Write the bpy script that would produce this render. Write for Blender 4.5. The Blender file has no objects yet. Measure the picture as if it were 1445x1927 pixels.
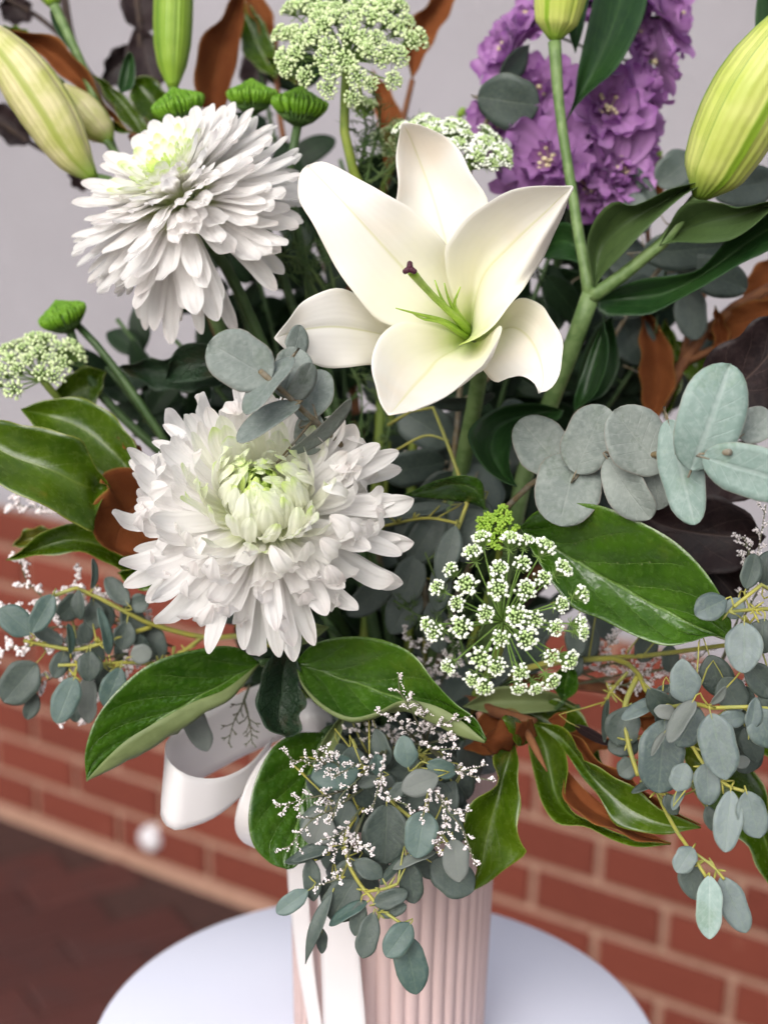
import bpy, math, random
from mathutils import Vector, Matrix, Euler, noise
R_ = math.radians
SC = bpy.context.scene
COL = SC.collection
rnd = random.Random(7)

# ---------------------------------------------------------------- camera
FPX, IW, IH = 2800.0, 1445.0, 1927.0           # focal length and frame of the photograph in its own pixels
PITCH, ROLL = R_(14.8), R_(-1.0)
CAMR = Euler((math.pi/2 - PITCH, 0, 0)).to_matrix() @ Matrix.Rotation(-ROLL, 3, 'Z')
RIGHT, UP, FWD = CAMR.col[0].copy(), CAMR.col[1].copy(), -CAMR.col[2].copy()
CAMZ = 1.533
CAM = Vector((0, 0, CAMZ))
def W(x, y, d):                                 # a point d millimetres in front of the lens
    return CAM + (FWD + RIGHT*((x-IW/2)/FPX) + UP*((IH/2-y)/FPX)) * (d/1000.0)
cd = bpy.data.cameras.new('camera'); cam = bpy.data.objects.new('camera', cd); COL.objects.link(cam)
cam.matrix_world = Matrix.Translation(CAM) @ CAMR.to_4x4()
cd.sensor_fit = 'VERTICAL'; cd.sensor_height = 36.0; cd.sensor_width = 27.0
cd.lens = FPX/IH*36.0; cd.clip_start = .01; cd.clip_end = 400
cd.dof.use_dof = True; cd.dof.focus_distance = .70; cd.dof.aperture_fstop = 5.7; cd.dof.aperture_blades = 0
SC.camera = cam
SC.render.resolution_x, SC.render.resolution_y = 767, 1024

# ---------------------------------------------------------------- sky, sun, exposure
SUN_EL, SUN_AZ = R_(37), R_(204)                # high soft light from behind the photographer's left shoulder
w = bpy.data.worlds.new('World'); SC.world = w; w.use_nodes = True
nt = w.node_tree; nt.nodes.clear()
sky = nt.nodes.new('ShaderNodeTexSky'); sky.sky_type = 'NISHITA'; sky.sun_disc = False
sky.sun_elevation = SUN_EL; sky.sun_rotation = SUN_AZ
sky.air_density = 1.0; sky.dust_density = 4.0; sky.ozone_density = 1.0
hs = nt.nodes.new('ShaderNodeHueSaturation'); hs.inputs['Saturation'].default_value = .45
bg = nt.nodes.new('ShaderNodeBackground'); bg.inputs['Strength'].default_value = .125
wo = nt.nodes.new('ShaderNodeOutputWorld')
nt.links.new(sky.outputs[0], hs.inputs['Color']); nt.links.new(hs.outputs[0], bg.inputs['Color']); nt.links.new(bg.outputs[0], wo.inputs[0])
sl = bpy.data.lights.new('sun', 'SUN'); sl.energy = 1.3; sl.angle = R_(48); sl.color = (1, .98, .955)
so = bpy.data.objects.new('sun', sl); COL.objects.link(so)
sdir = Vector((math.cos(SUN_EL)*math.sin(SUN_AZ), math.cos(SUN_EL)*math.cos(SUN_AZ), math.sin(SUN_EL)))
so.rotation_euler = sdir.to_track_quat('Z', 'Y').to_euler(); so.location = (0, 0, 5)
vs = SC.view_settings
vs.view_transform = 'Standard'; vs.look = 'None'; vs.gamma = 1; vs.use_curve_mapping = False; vs.exposure = 0.54
SC.render.engine = 'CYCLES'
SC.cycles.use_denoising = True
SC.cycles.use_adaptive_sampling = True; SC.cycles.adaptive_threshold = .03
SC.cycles.max_bounces = 12; SC.cycles.diffuse_bounces = 10; SC.cycles.transmission_bounces = 10; SC.cycles.glossy_bounces = 2

# ---------------------------------------------------------------- helpers: nodes and materials
def lin(c): return tuple(((v/255)/12.92 if v <= 10 else ((v/255+.055)/1.055)**2.4) for v in c)
class NT:
    def __init__(s, name):
        s.m = bpy.data.materials.new(name); s.m.use_nodes = True; s.t = s.m.node_tree; s.t.nodes.clear()
        s.out = s.t.nodes.new('ShaderNodeOutputMaterial')
    def n(s, typ, ins=None, **kw):
        nd = s.t.nodes.new(typ)
        for k, v in kw.items(): setattr(nd, k, v)
        for k, v in (ins or {}).items():
            sock = nd.inputs[k]
            if hasattr(v, 'is_output') or isinstance(v, bpy.types.NodeSocket): s.t.links.new(v, sock)
            else: sock.default_value = v
        return nd
    def math(s, op, a, b=0.0, c=0.0, clamp=False):
        nd = s.n('ShaderNodeMath', {0: a, 1: b, 2: c}, operation=op); nd.use_clamp = clamp
        return nd.outputs[0]
    def mix(s, f, a, b, blend='MIX'):
        nd = s.n('ShaderNodeMix', {0: f}, data_type='RGBA', blend_type=blend)
        for i, v in ((6, a), (7, b)):
            if isinstance(v, bpy.types.NodeSocket): s.t.links.new(v, nd.inputs[i])
            else: nd.inputs[i].default_value = (*v, 1) if len(v) == 3 else v
        return nd.outputs[2]
    def noise(s, vec, scale, detail=3, rough=.55):
        return s.n('ShaderNodeTexNoise', {'Vector': vec, 'Scale': scale, 'Detail': detail, 'Roughness': rough}).outputs['Fac']
    def ramp(s, f, lo, hi):
        return s.n('ShaderNodeMapRange', {0: f, 1: lo, 2: hi, 3: 0.0, 4: 1.0}, interpolation_type='SMOOTHSTEP').outputs[0]
    def done(s, bsdf, transl=None, fac=0.0):
        sh = bsdf.outputs[0]
        if transl is not None:
            tr = s.n('ShaderNodeBsdfTranslucent', {})
            if isinstance(transl, bpy.types.NodeSocket): s.t.links.new(transl, tr.inputs[0])
            else: tr.inputs[0].default_value = (*transl, 1)
            mx = s.n('ShaderNodeMixShader', {0: fac, 1: sh, 2: tr.outputs[0]}); sh = mx.outputs[0]
        s.t.links.new(sh, s.out.inputs[0]); return s.m

def uv(s):
    u = s.n('ShaderNodeTexCoord').outputs['UV']; sp = s.n('ShaderNodeSeparateXYZ', {0: u})
    return sp.outputs[0], sp.outputs[1]
def objvec(s): return s.n('ShaderNodeTexCoord').outputs['Object']
def objrand(s): return s.n('ShaderNodeObjectInfo').outputs['Random']

def leafmat(name, col, col2, vein, nveins=9, slant=.55, vs_=.5, rough=.38, transl=.12, bump=.25, spec=.5, scale=60, var=.25, blot=None, coat=0.0, midw=.05, veinw=.07, mott=.12, rim=None):
    s = NT(name); u, v = uv(s); ov = objvec(s)
    a = s.math('ABSOLUTE', s.math('MULTIPLY_ADD', v, 2.0, -1.0))
    nz = s.noise(ov, scale, 4)
    mid = s.math('SUBTRACT', 1.0, s.ramp(a, midw*.25, midw))
    ph = s.math('MULTIPLY', s.math('SUBTRACT', u, s.math('MULTIPLY', s.math('POWER', a, .85), slant*.5)), float(nveins))
    ph = s.math('ADD', ph, s.math('MULTIPLY', s.math('GREATER_THAN', v, .5), .42))
    ph = s.math('ADD', ph, s.math('MULTIPLY', nz, .35))
    fr = s.math('ABSOLUTE', s.math('SUBTRACT', s.math('FRACT', ph), .5))
    ln = s.math('SUBTRACT', 1.0, s.ramp(fr, veinw*.3, veinw))
    ln = s.math('MULTIPLY', ln, s.math('SUBTRACT', 1.0, s.ramp(a, .55, .95)))
    fine = s.noise(ov, scale*9, 2); fineM = s.ramp(fine, .35, .75)
    mask = s.math('MAXIMUM', mid, s.math('MULTIPLY', ln, .7))
    f1 = s.math('MULTIPLY_ADD', s.ramp(nz, .3, .7), .8, s.math('MULTIPLY', s.math('SUBTRACT', objrand(s), .5), var*2), clamp=True)
    c = s.mix(f1, col, col2)
    if blot:
        bn = s.noise(ov, blot[1], 5, .7); c = s.mix(s.math('MULTIPLY', s.ramp(bn, blot[2], blot[2]+.12), blot[3]), c, blot[0])
    c = s.mix(s.math('MULTIPLY', fineM, mott), c, vein)
    c = s.mix(s.math('MULTIPLY', mask, vs_), c, vein)
    if rim: c = s.mix(s.math('MULTIPLY', s.ramp(a, .95, .99), rim[1]), c, rim[0])
    h = s.math('ADD', s.math('MULTIPLY', mask, -.8), s.math('ADD', s.math('MULTIPLY', nz, .5), s.math('MULTIPLY', fineM, -.3)))
    bp = s.n('ShaderNodeBump', {'Strength': bump, 'Distance': .0012, 'Height': h})
    rg = s.math('MULTIPLY_ADD', fine, .25, rough-.12)
    b = s.n('ShaderNodeBsdfPrincipled', {'Base Color': c, 'Roughness': rg, 'Normal': bp.outputs[0], 'Specular IOR Level': spec, 'Coat Weight': coat, 'Coat Roughness': .22})
    tc = s.mix(.5, c, (min(1, col2[0]*2.2+.02), min(1, col2[1]*2.2+.03), col2[2]*1.2))
    return s.done(b, tc, transl)

def simplemat(name, col, col2=None, rough=.6, scale=80, bump=0., spec=.4, transl=None, tf=0., metal=0., sheen=0., ramp=(.35, .65)):
    s = NT(name); ov = objvec(s); nz = s.noise(ov, scale, 4)
    c = s.mix(s.ramp(nz, *ramp), col, col2 or col)
    ins = {'Base Color': c, 'Roughness': rough, 'Specular IOR Level': spec, 'Metallic': metal, 'Sheen Weight': sheen}
    if bump: ins['Normal'] = s.n('ShaderNodeBump', {'Strength': bump, 'Distance': .001, 'Height': nz}).outputs[0]
    b = s.n('ShaderNodeBsdfPrincipled', ins)
    return s.done(b, transl, tf)

def petalmat(name, white, base, b0, b1, rough=.55, transl=.3, stripes=5, tipc=None, tr=None, stripe_s=.06, mid=None, spec=.3, bumps=.25, blot=None, mid2=None):
    s = NT(name); u, v = uv(s); ov = objvec(s)
    a = s.math('ABSOLUTE', s.math('MULTIPLY_ADD', v, 2.0, -1.0))
    nz = s.noise(ov, 120, 3)
    st = s.math('MULTIPLY_ADD', s.math('SINE', s.math('MULTIPLY_ADD', v, stripes*6.283, s.math('MULTIPLY', nz, 3.0))), .5, .5)
    uu = s.math('ADD', u, s.math('MULTIPLY_ADD', nz, .16, -.08))
    c = s.mix(s.ramp(uu, b0, b1), base, mid2[0] if mid2 else white)
    if mid2: c = s.mix(s.ramp(uu, mid2[1], mid2[2]), c, white)
    c = s.mix(s.math('MULTIPLY', st, stripe_s), c, (white[0]*.72, white[1]*.74, white[2]*.70))
    if blot: c = s.mix(s.math('MULTIPLY', s.math('MULTIPLY', s.ramp(s.noise(ov, blot[1], 2), .42, .66), s.ramp(u, .35, .7)), blot[2]), c, blot[0])
    if mid:
        m = s.math('SUBTRACT', 1.0, s.ramp(a, .0, mid[1])); c = s.mix(s.math('MULTIPLY', m, mid[2]), c, mid[0])
    if tipc:
        rn = objrand(s); c = s.mix(s.math('MULTIPLY', s.ramp(uu, .8, 1.02), s.math('MULTIPLY', rn, tipc[1])), c, tipc[0])
    hgt = s.math('MULTIPLY_ADD', st, .6, s.math('MULTIPLY', s.noise(ov, 500, 2), .25))
    bp = s.n('ShaderNodeBump', {'Strength': bumps, 'Distance': .0005, 'Height': hgt})
    b = s.n('ShaderNodeBsdfPrincipled', {'Base Color': c, 'Roughness': rough, 'Normal': bp.outputs[0], 'Specular IOR Level': spec, 'Sheen Weight': .1})
    return s.done(b, tr or c, transl)

M = {}
M['mum'] = petalmat('chrysanthemum_petal', (.95, .935, .925), (.86, .92, .55), .0, .40, tipc=((.90, .79, .77), .45), stripes=4.5, stripe_s=.08, rough=.45, spec=.35, transl=.52, bumps=.6)
M['mum_in'] = petalmat('chrysanthemum_inner_petal', (.93, .935, .84), (.84, .90, .52), .0, .5, stripes=4, transl=.46, bumps=.5, tipc=((.72, .87, .32), 1.1))
M['mum_core'] = petalmat('chrysanthemum_core_petal', (.78, .90, .34), (.42, .66, .10), .0, .9, stripes=2, transl=.35)
M['lily'] = petalmat('lily_petal', (.93, .91, .87), (.62, .76, .14), -.02, .30, mid2=((.925, .91, .72), .20, .75), stripes=13, stripe_s=.03, rough=.5, transl=.36, mid=((.70, .70, .36), .05, .5), blot=((.93, .83, .70), 22, .55), bumps=.12)
M['lilyback'] = petalmat('lily_petal_outside', (.92, .89, .85), (.55, .68, .18), 0, .3, stripes=13, stripe_s=.03, transl=.34, mid=((.80, .80, .50), .2, .4), blot=((.92, .83, .72), 22, .5), bumps=.12)
M['purple'] = petalmat('delphinium_petal', (.47, .235, .51), (.60, .45, .63), .0, .30, stripes=6, stripe_s=.5, transl=.30, tr=(.46, .18, .54), tipc=((.25, .075, .31), 1.0))
M['vib'] = leafmat('broad_leaf_top', (.018, .062, .003), (.056, .140, .008), (.18, .30, .06), nveins=5, slant=1.0, vs_=.45, rough=.25, bump=.6, scale=34, coat=.30, spec=.5, midw=.05, veinw=.030, mott=.10, rim=((.24, .32, .06), .12), blot=((.085, .14, .012), 22, .56, .5))
M['vibback'] = leafmat('broad_leaf_underside', (.14, .18, .065), (.19, .235, .09), (.24, .29, .12), nveins=5, slant=1.0, vs_=.4, rough=.6, scale=30, mott=.2)
M['mag'] = leafmat('magnolia_leaf_top', (0.0253, 0.0617, 0.0016), (0.0751, 0.1344, 0.0040), (.24, .30, .05), nveins=9, slant=.8, vs_=.22, rough=.25, bump=.25, scale=30, coat=.2, spec=.4, blot=((.21, .17, .025), 16, .56, .6), mott=.08, veinw=.035, rim=((.36, .36, .06), .35))
M['magback'] = leafmat('magnolia_leaf_rust_underside', (0.1368, 0.0374, 0.0101), (0.2088, 0.0684, 0.0202), (.13, .045, .018), nveins=9, slant=.8, vs_=.35, rough=.85, bump=.3, scale=40, transl=.06, spec=.15, mott=.25, rim=((.34, .28, .06), 0.25))
M['lilyleaf'] = leafmat('lily_leaf_top', (0.0095, 0.0374, 0.0082), (0.0204, 0.0612, 0.0122), (.055, .13, .03), nveins=2, slant=2.6, vs_=.45, rough=.40, bump=.3, scale=24, transl=.12)
M['lilyleafback'] = leafmat('lily_leaf_underside', (.045, .085, .022), (.065, .11, .03), (.02, .045, .012), nveins=2, slant=2.6, vs_=.6, rough=.55, scale=24, transl=.14)
M['euc'] = leafmat('silver_eucalyptus_leaf', (0.1368, 0.1681, 0.1525), (0.2491, 0.2840, 0.2578), (.42, .45, .42), nveins=7, slant=.5, vs_=.12, rough=.62, bump=.35, scale=46, transl=.06, blot=((.11, .145, .115), 75, .52, .7), var=.5, midw=.06, mott=.22, rim=((.30, .17, .13), 0.28))
M['eucpale'] = leafmat('pale_eucalyptus_leaf', (.165, .245, .215), (.27, .37, .335), (.52, .58, .56), nveins=7, slant=.5, vs_=.16, rough=.6, bump=.3, scale=36, transl=.06, blot=((.15, .24, .17), 40, .52, .6), var=.3, midw=.14, mott=.2, rim=((.36, .22, .17), .25))
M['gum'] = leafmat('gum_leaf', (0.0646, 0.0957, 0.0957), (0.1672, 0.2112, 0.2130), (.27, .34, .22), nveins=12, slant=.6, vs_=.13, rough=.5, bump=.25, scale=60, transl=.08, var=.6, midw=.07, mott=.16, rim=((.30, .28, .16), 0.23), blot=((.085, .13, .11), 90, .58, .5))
M['gumdark'] = leafmat('shade_toned_gum_leaf', (0.0302, 0.0472, 0.0403), (0.0715, 0.0964, 0.0871), (.17, .21, .14), nveins=10, slant=.6, vs_=.14, rough=.52, bump=.25, scale=60, transl=.08, var=.6, mott=.15, rim=((.22, .20, .12), 0.17))  # gum leaf copy with shade put into its colour, for low and deep leaves
M['gumback'] = leafmat('gum_leaf_underside', (.125, .145, .132), (.165, .18, .17), (.24, .27, .20), nveins=12, slant=.6, vs_=.14, rough=.65, bump=.2, scale=60, transl=.08, var=.4)
M['darkleaf'] = leafmat('dark_plum_leaf', (.010, .006, .007), (.022, .011, .012), (.09, .06, .05), nveins=5, slant=.9, vs_=.5, rough=.55, bump=.35, scale=40, transl=.03, midw=.04, veinw=.03, spec=.25)
M['crinkle'] = leafmat('dark_crinkled_leaf', (0.0080, 0.0240, 0.0096), (0.0176, 0.0440, 0.0176), (.05, .10, .04), nveins=8, slant=.6, vs_=.4, rough=.32, bump=1.2, scale=90, transl=.03, blot=((.035, .025, .012), 50, .5, .6))
M['filler'] = leafmat('shaded_green_leaf', (0.0045, 0.0151, 0.0045), (0.0098, 0.0265, 0.0083), (.05, .10, .04), nveins=7, slant=.7, vs_=.35, rough=.5, scale=50, transl=.08, spec=.25)  # near-black green: the inner shade of the bouquet is in the colour
M['gumtwig'] = simplemat('yellow_gum_twig', (.36, .33, .06), (.28, .29, .08), .5, 90)
M['twiggreen'] = simplemat('green_twig', (.13, .20, .04), (.20, .26, .06), .55, 90, .2)
M['stem'] = simplemat('green_flower_stem', (.035, .075, .02), (.06, .11, .035), .5, 60, .3)
M['lilystem'] = simplemat('lily_stem', (.10, .17, .05), (.16, .24, .085), .5, 120, .3, ramp=(.4, .6))
M['umbstem'] = simplemat('lace_flower_stem', (.26, .32, .05), (.17, .25, .04), .55, 60, .3)
M['ray'] = simplemat('lace_flower_ray', (.15, .27, .05), (.21, .33, .08), .55, 60)
M['thread'] = simplemat('thread_foliage', (.05, .10, .025), (.09, .14, .04), .6, 60)
M['budw'] = simplemat('lace_flower_bud', (.84, .87, .76), (.70, .80, .56), .5, 700, ramp=(.5, .8))
M['budg'] = simplemat('lace_flower_green_bud', (.70, .78, .48), (.44, .58, .22), .5, 700, ramp=(.4, .7))
M['budy'] = simplemat('young_lace_bud', (.28, .42, .05), (.20, .36, .03), .5, 500)
M['statice'] = simplemat('statice_bud', (.84, .78, .78), (.66, .56, .56), .6, 600, ramp=(.45, .8))
M['staticestem'] = simplemat('statice_stem', (.10, .12, .06), (.14, .13, .08), .7, 200)
M['woodtwig'] = simplemat('rust_brown_twig', (.14, .05, .02), (.20, .08, .03), .75, 120, .4)
M['darktwig'] = simplemat('dark_twig', (.03, .018, .015), (.05, .03, .02), .75, 120, .4)
M['greytwig'] = simplemat('grey_eucalyptus_twig', (.22, .20, .16), (.16, .12, .06), .7, 200, .3)
M['button'] = simplemat('green_button_petal', (.11, .26, .012), (.17, .35, .022), .45, 300, transl=(.2, .42, .02), tf=.15)
M['calyx'] = simplemat('green_calyx', (.06, .13, .03), (.09, .17, .04), .6, 200)
M['stigma'] = simplemat('lily_stigma', (.045, .008, .018), (.075, .012, .03), .6, 900, .3)
M['style'] = simplemat('lily_style', (.30, .48, .05), (.38, .56, .08), .4, 200, transl=(.4, .6, .05), tf=.1)
M['stamen'] = simplemat('cream_stamen', (.75, .68, .42), (.6, .5, .3), .6, 400)
M['budi'] = simplemat('lace_flower_inner_bud', (.42, .58, .22), (.60, .70, .40), .5, 700, ramp=(.4, .7))
M['gummid'] = leafmat('half_shade_gum_leaf', (0.0462, 0.0880, 0.0792), (0.1155, 0.1705, 0.1595), (.20, .26, .16), nveins=12, slant=.6, vs_=.14, rough=.5, bump=.25, scale=60, transl=.08, var=.6, midw=.07, mott=.14, rim=((.28, .26, .14), .2))  # gum leaf darkened part way: shade on the lower cluster put into the colour
def budmat(name, pale, green, rib, base=(.25, .42, .04), ribw=.10, fr=26, pink=None):
    s = NT(name); u, v = uv(s); ov = objvec(s)
    ph = s.math('FRACT', s.math('MULTIPLY', v, 3.0)); a = s.math('ABSOLUTE', s.math('SUBTRACT', ph, .5))      # 0 on a rib
    ribm = s.math('SUBTRACT', 1.0, s.ramp(a, ribw*.35, ribw)); seam = s.ramp(a, .46, .5)
    nz = s.noise(ov, 40, 3)
    fine = s.math('MULTIPLY_ADD', s.math('SINE', s.math('MULTIPLY_ADD', v, fr*6.283, s.math('MULTIPLY', nz, 5.0))), .5, .5)
    c = s.mix(s.ramp(nz, .35, .65), pale, green)
    c = s.mix(s.math('MULTIPLY', fine, .05), c, rib)
    c = s.mix(s.math('MULTIPLY', ribm, .85), c, rib)
    if pink: c = s.mix(s.math('MULTIPLY', seam, .6), c, pink)
    else: c = s.mix(s.math('MULTIPLY', seam, .6), c, (rib[0]*.5, rib[1]*.6, rib[2]*.5))
    c = s.mix(s.math('SUBTRACT', 1.0, s.ramp(u, .0, .16)), c, base)
    bp = s.n('ShaderNodeBump', {'Strength': .35, 'Distance': .0008, 'Height': fine})
    b = s.n('ShaderNodeBsdfPrincipled', {'Base Color': c, 'Roughness': .45, 'Normal': bp.outputs[0], 'Specular IOR Level': .4, 'Subsurface Weight': 0.0})
    return s.done(b, c, .15)
M['bud_cream'] = budmat('cream_lily_bud', (.72, .66, .36), (.50, .52, .15), (.36, .42, .08), pink=(.45, .32, .27))
M['bud_green'] = budmat('green_lily_bud', (.28, .42, .05), (.21, .35, .025), (.11, .23, .012))
M['bud_yellow'] = budmat('yellow_lily_bud', (.62, .66, .19), (.50, .58, .11), (.22, .40, .015), ribw=.085)

s = NT('satin_ribbon'); ov = objvec(s); u_, v_ = uv(s)
wv = s.math('SINE', s.math('MULTIPLY', v_, 900.0))
bp = s.n('ShaderNodeBump', {'Strength': .05, 'Distance': .0003, 'Height': wv})
edge = s.ramp(s.math('ABSOLUTE', s.math('MULTIPLY_ADD', v_, 2.0, -1.0)), .94, .98)
M['ribbon'] = s.done(s.n('ShaderNodeBsdfPrincipled', {'Base Color': s.mix(s.math('MULTIPLY', edge, .3), (.90, .88, .88), (.96, .94, .94)), 'Roughness': .30, 'Normal': bp.outputs[0], 'Specular IOR Level': .6, 'Sheen Weight': .3, 'Anisotropic': .5}), (.86, .83, .83), .42)
M['vase'] = simplemat('blush_ceramic', (.52, .385, .36), (.55, .41, .39), .55, 14, .04)
M['foam'] = simplemat('floral_foam', (.02, .05, .02), (.03, .07, .03), .95, 300, .5)
s = NT('white_table_lacquer'); ov = objvec(s); nz = s.noise(ov, 9, 4)
M['table'] = s.done(s.n('ShaderNodeBsdfPrincipled', {'Base Color': s.mix(nz, (.74, .77, .90), (.78, .80, .92)), 'Roughness': s.math('MULTIPLY_ADD', nz, .1, .26), 'Specular IOR Level': .55}))
s = NT('red_brick'); ov = objvec(s); rr = objrand(s); g = s.n('ShaderNodeNewGeometry').outputs['Position']
nz = s.noise(g, 22, 5, .65); n2 = s.noise(g, 240, 4, .7)
c = s.mix(s.math('MULTIPLY_ADD', rr, .7, s.math('MULTIPLY', nz, .3)), (.122, .029, .018), (.195, .046, .028))
c = s.mix(s.math('MULTIPLY', s.ramp(nz, .62, .78), .45), c, (.28, .12, .085))
c = s.mix(s.math('MULTIPLY', s.ramp(n2, .6, .75), .35), c, (.12, .035, .028))
bp = s.n('ShaderNodeBump', {'Strength': .6, 'Distance': .002, 'Height': s.math('ADD', n2, nz)})
M['brick'] = s.done(s.n('ShaderNodeBsdfPrincipled', {'Base Color': c, 'Roughness': .88, 'Normal': bp.outputs[0], 'Specular IOR Level': .25}))
M['mortar'] = simplemat('tan_mortar', (.30, .175, .125), (.36, .215, .16), .95, 90, .7, .2)
s = NT('grey_wall_render'); g = s.n('ShaderNodeNewGeometry').outputs['Position']; nz = s.noise(g, 1.6, 5, .6); n2 = s.noise(g, 160, 4)
bp = s.n('ShaderNodeBump', {'Strength': .4, 'Distance': .002, 'Height': n2})
M['render'] = s.done(s.n('ShaderNodeBsdfPrincipled', {'Base Color': s.mix(s.ramp(nz, .3, .7), (.30, .285, .305), (.34, .325, .352)), 'Roughness': .9, 'Normal': bp.outputs[0], 'Specular IOR Level': .2}))
s = NT('dark_red_paver'); rr = objrand(s); g = s.n('ShaderNodeNewGeometry').outputs['Position']; nz = s.noise(g, 9, 5, .65); n2 = s.noise(g, 200, 4, .7)
c = s.mix(rr, (.058, .019, .016), (.082, .026, .021)); c = s.mix(s.math('MULTIPLY', s.ramp(nz, .45, .7), .3), c, (.040, .031, .031))
c = s.mix(s.math('MULTIPLY', s.ramp(n2, .62, .75), .5), c, (.10, .07, .065))
bp = s.n('ShaderNodeBump', {'Strength': .6, 'Distance': .002, 'Height': s.math('ADD', n2, nz)})
M['paver'] = s.done(s.n('ShaderNodeBsdfPrincipled', {'Base Color': c, 'Roughness': .7, 'Normal': bp.outputs[0], 'Specular IOR Level': .35}))
M['sand'] = simplemat('paver_joint_sand', (.050, .026, .022), (.066, .032, .027), .95, 60, .6, .2)
M['plastic'] = simplemat('white_plastic', (.60, .58, .60), (.54, .52, .55), .6, 40)
M['metal'] = simplemat('white_metal_stand', (.70, .71, .75), (.66, .67, .72), .35, 30)

# ---------------------------------------------------------------- helpers: geometry
def obj(name, me, parent=None, loc=None, kind=None):
    o = bpy.data.objects.new(name, me); COL.objects.link(o)
    if parent is not None: o.parent = parent
    if loc is not None: o.location = loc
    if kind: o['kind'] = kind
    return o
def thing(name, label, cat, loc, group=None):
    o = bpy.data.objects.new(name, None); COL.objects.link(o); o.location = loc; o.empty_display_size = .01
    o['label'] = label; o['category'] = cat
    if group: o['group'] = group
    return o
def mesh(name, vs_, fs, mats, uvs=None, midx=None, smooth=True):
    me = bpy.data.meshes.new(name); me.from_pydata([tuple(v) for v in vs_], [], fs)
    for m in mats: me.materials.append(M[m] if isinstance(m, str) else m)
    if midx is not None: me.polygons.foreach_set('material_index', midx)
    if smooth: me.polygons.foreach_set('use_smooth', [True]*len(me.polygons))
    if uvs is not None:
        ul = me.uv_layers.new(name='UVMap'); li = [0]*len(me.loops); me.loops.foreach_get('vertex_index', li)
        flat = []
        for i in li: flat += uvs[i]
        ul.data.foreach_set('uv', flat)
    me.update(); return me
def root_of(p):
    while p.parent is not None: p = p.parent
    return p.location
def rel(pts, parent):
    if parent is None: return pts
    o = root_of(parent); return [p-o for p in pts]
class MB:                                        # collects shapes into one mesh (world coordinates)
    def __init__(s): s.v, s.f, s.uv, s.mi = [], [], [], []
    def add(s, v, f, uvs=None, mi=0):
        o = len(s.v); s.v += v; s.f += [tuple(i+o for i in q) for q in f]; s.uv += (uvs or [(0, 0)]*len(v)); s.mi += [mi]*len(f)
    def tube(s, pts, radii, n=7, mi=0, caps=True, sub=None):
        if sub: pts, radii = crs(pts, sub), [lerp_list(radii, i/(sub-1)) for i in range(sub)] if isinstance(radii, (list, tuple)) else radii
        if not isinstance(radii, (list, tuple)): radii = [radii]*len(pts)
        m = len(pts); v, f, uvs = [], [], []
        t = (pts[1]-pts[0]).normalized(); nrm = t.orthogonal().normalized()
        for i in range(m):
            t = (pts[min(i+1, m-1)]-pts[max(i-1, 0)])
            t = t.normalized() if t.length > 1e-9 else Vector((0, 0, 1))
            nrm = (nrm - t*nrm.dot(t)); nrm = nrm.normalized() if nrm.length > 1e-6 else t.orthogonal().normalized()
            b = t.cross(nrm)
            for k in range(n):
                a = 2*math.pi*k/n; v.append(pts[i] + (nrm*math.cos(a)+b*math.sin(a))*radii[i]); uvs.append((i/(m-1), k/n))
        for i in range(m-1):
            for k in range(n): f.append((i*n+k, i*n+(k+1) % n, (i+1)*n+(k+1) % n, (i+1)*n+k))
        if caps: f.append(tuple(range(n-1, -1, -1))); f.append(tuple((m-1)*n+k for k in range(n)))
        s.add(v, f, uvs, mi)
    def ico(s, c, r, mi=0, axis=None, st=1.0):
        v = []
        for p in ICO_V:
            q = p*r
            if axis is not None: q = q + axis*(q.dot(axis)*(st-1))
            v.append(c+q)
        s.add(v, ICO_F, None, mi)
    def build(s, name, mats, parent=None, kind=None, smooth=True):
        if not isinstance(mats, (list, tuple)): mats = [mats]
        return obj(name, mesh(name, rel(s.v, parent), s.f, mats, s.uv, s.mi, smooth), parent, kind=kind)
_p = (1+5**.5)/2
ICO_V = [Vector(v).normalized() for v in [(-1, _p, 0), (1, _p, 0), (-1, -_p, 0), (1, -_p, 0), (0, -1, _p), (0, 1, _p), (0, -1, -_p), (0, 1, -_p), (_p, 0, -1), (_p, 0, 1), (-_p, 0, -1), (-_p, 0, 1)]]
ICO_F = [(0,11,5),(0,5,1),(0,1,7),(0,7,10),(0,10,11),(1,5,9),(5,11,4),(11,10,2),(10,7,6),(7,1,8),(3,9,4),(3,4,2),(3,2,6),(3,6,8),(3,8,9),(4,9,5),(2,4,11),(6,2,10),(8,6,7),(9,8,1)]
def lerp_list(r, t):
    x = t*(len(r)-1); i = min(int(x), len(r)-2); return r[i]+(r[i+1]-r[i])*(x-i)
def table(xs, ys, x):
    if x <= xs[0]: return ys[0]
    for i in range(len(xs)-1):
        if x <= xs[i+1]: return ys[i]+(ys[i+1]-ys[i])*(x-xs[i])/(xs[i+1]-xs[i])
    return ys[-1]
def cr(p0, p1, p2, p3, t):
    return (p1*2 + (p2-p0)*t + (p0*2-p1*5+p2*4-p3)*t*t + (p1*3-p0-p2*3+p3)*t*t*t)*.5
def crs(P, n):                                   # Catmull-Rom through P, resampled evenly to n points
    if len(P) == 1: return [P[0]]*n
    Q = [P[0]*2-P[1]] + list(P) + [P[-1]*2-P[-2]]
    fine = []
    for i in range(1, len(Q)-2):
        for k in range(8): fine.append(cr(Q[i-1], Q[i], Q[i+1], Q[i+2], k/8))
    fine.append(P[-1])
    L = [0]
    for i in range(1, len(fine)): L.append(L[-1]+(fine[i]-fine[i-1]).length)
    out, j = [], 0
    for i in range(n):
        t = L[-1]*i/(n-1)
        while j < len(L)-2 and L[j+1] < t: j += 1
        d = L[j+1]-L[j]; out.append(fine[j].lerp(fine[j+1], (t-L[j])/d if d > 1e-12 else 0))
    return out
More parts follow.
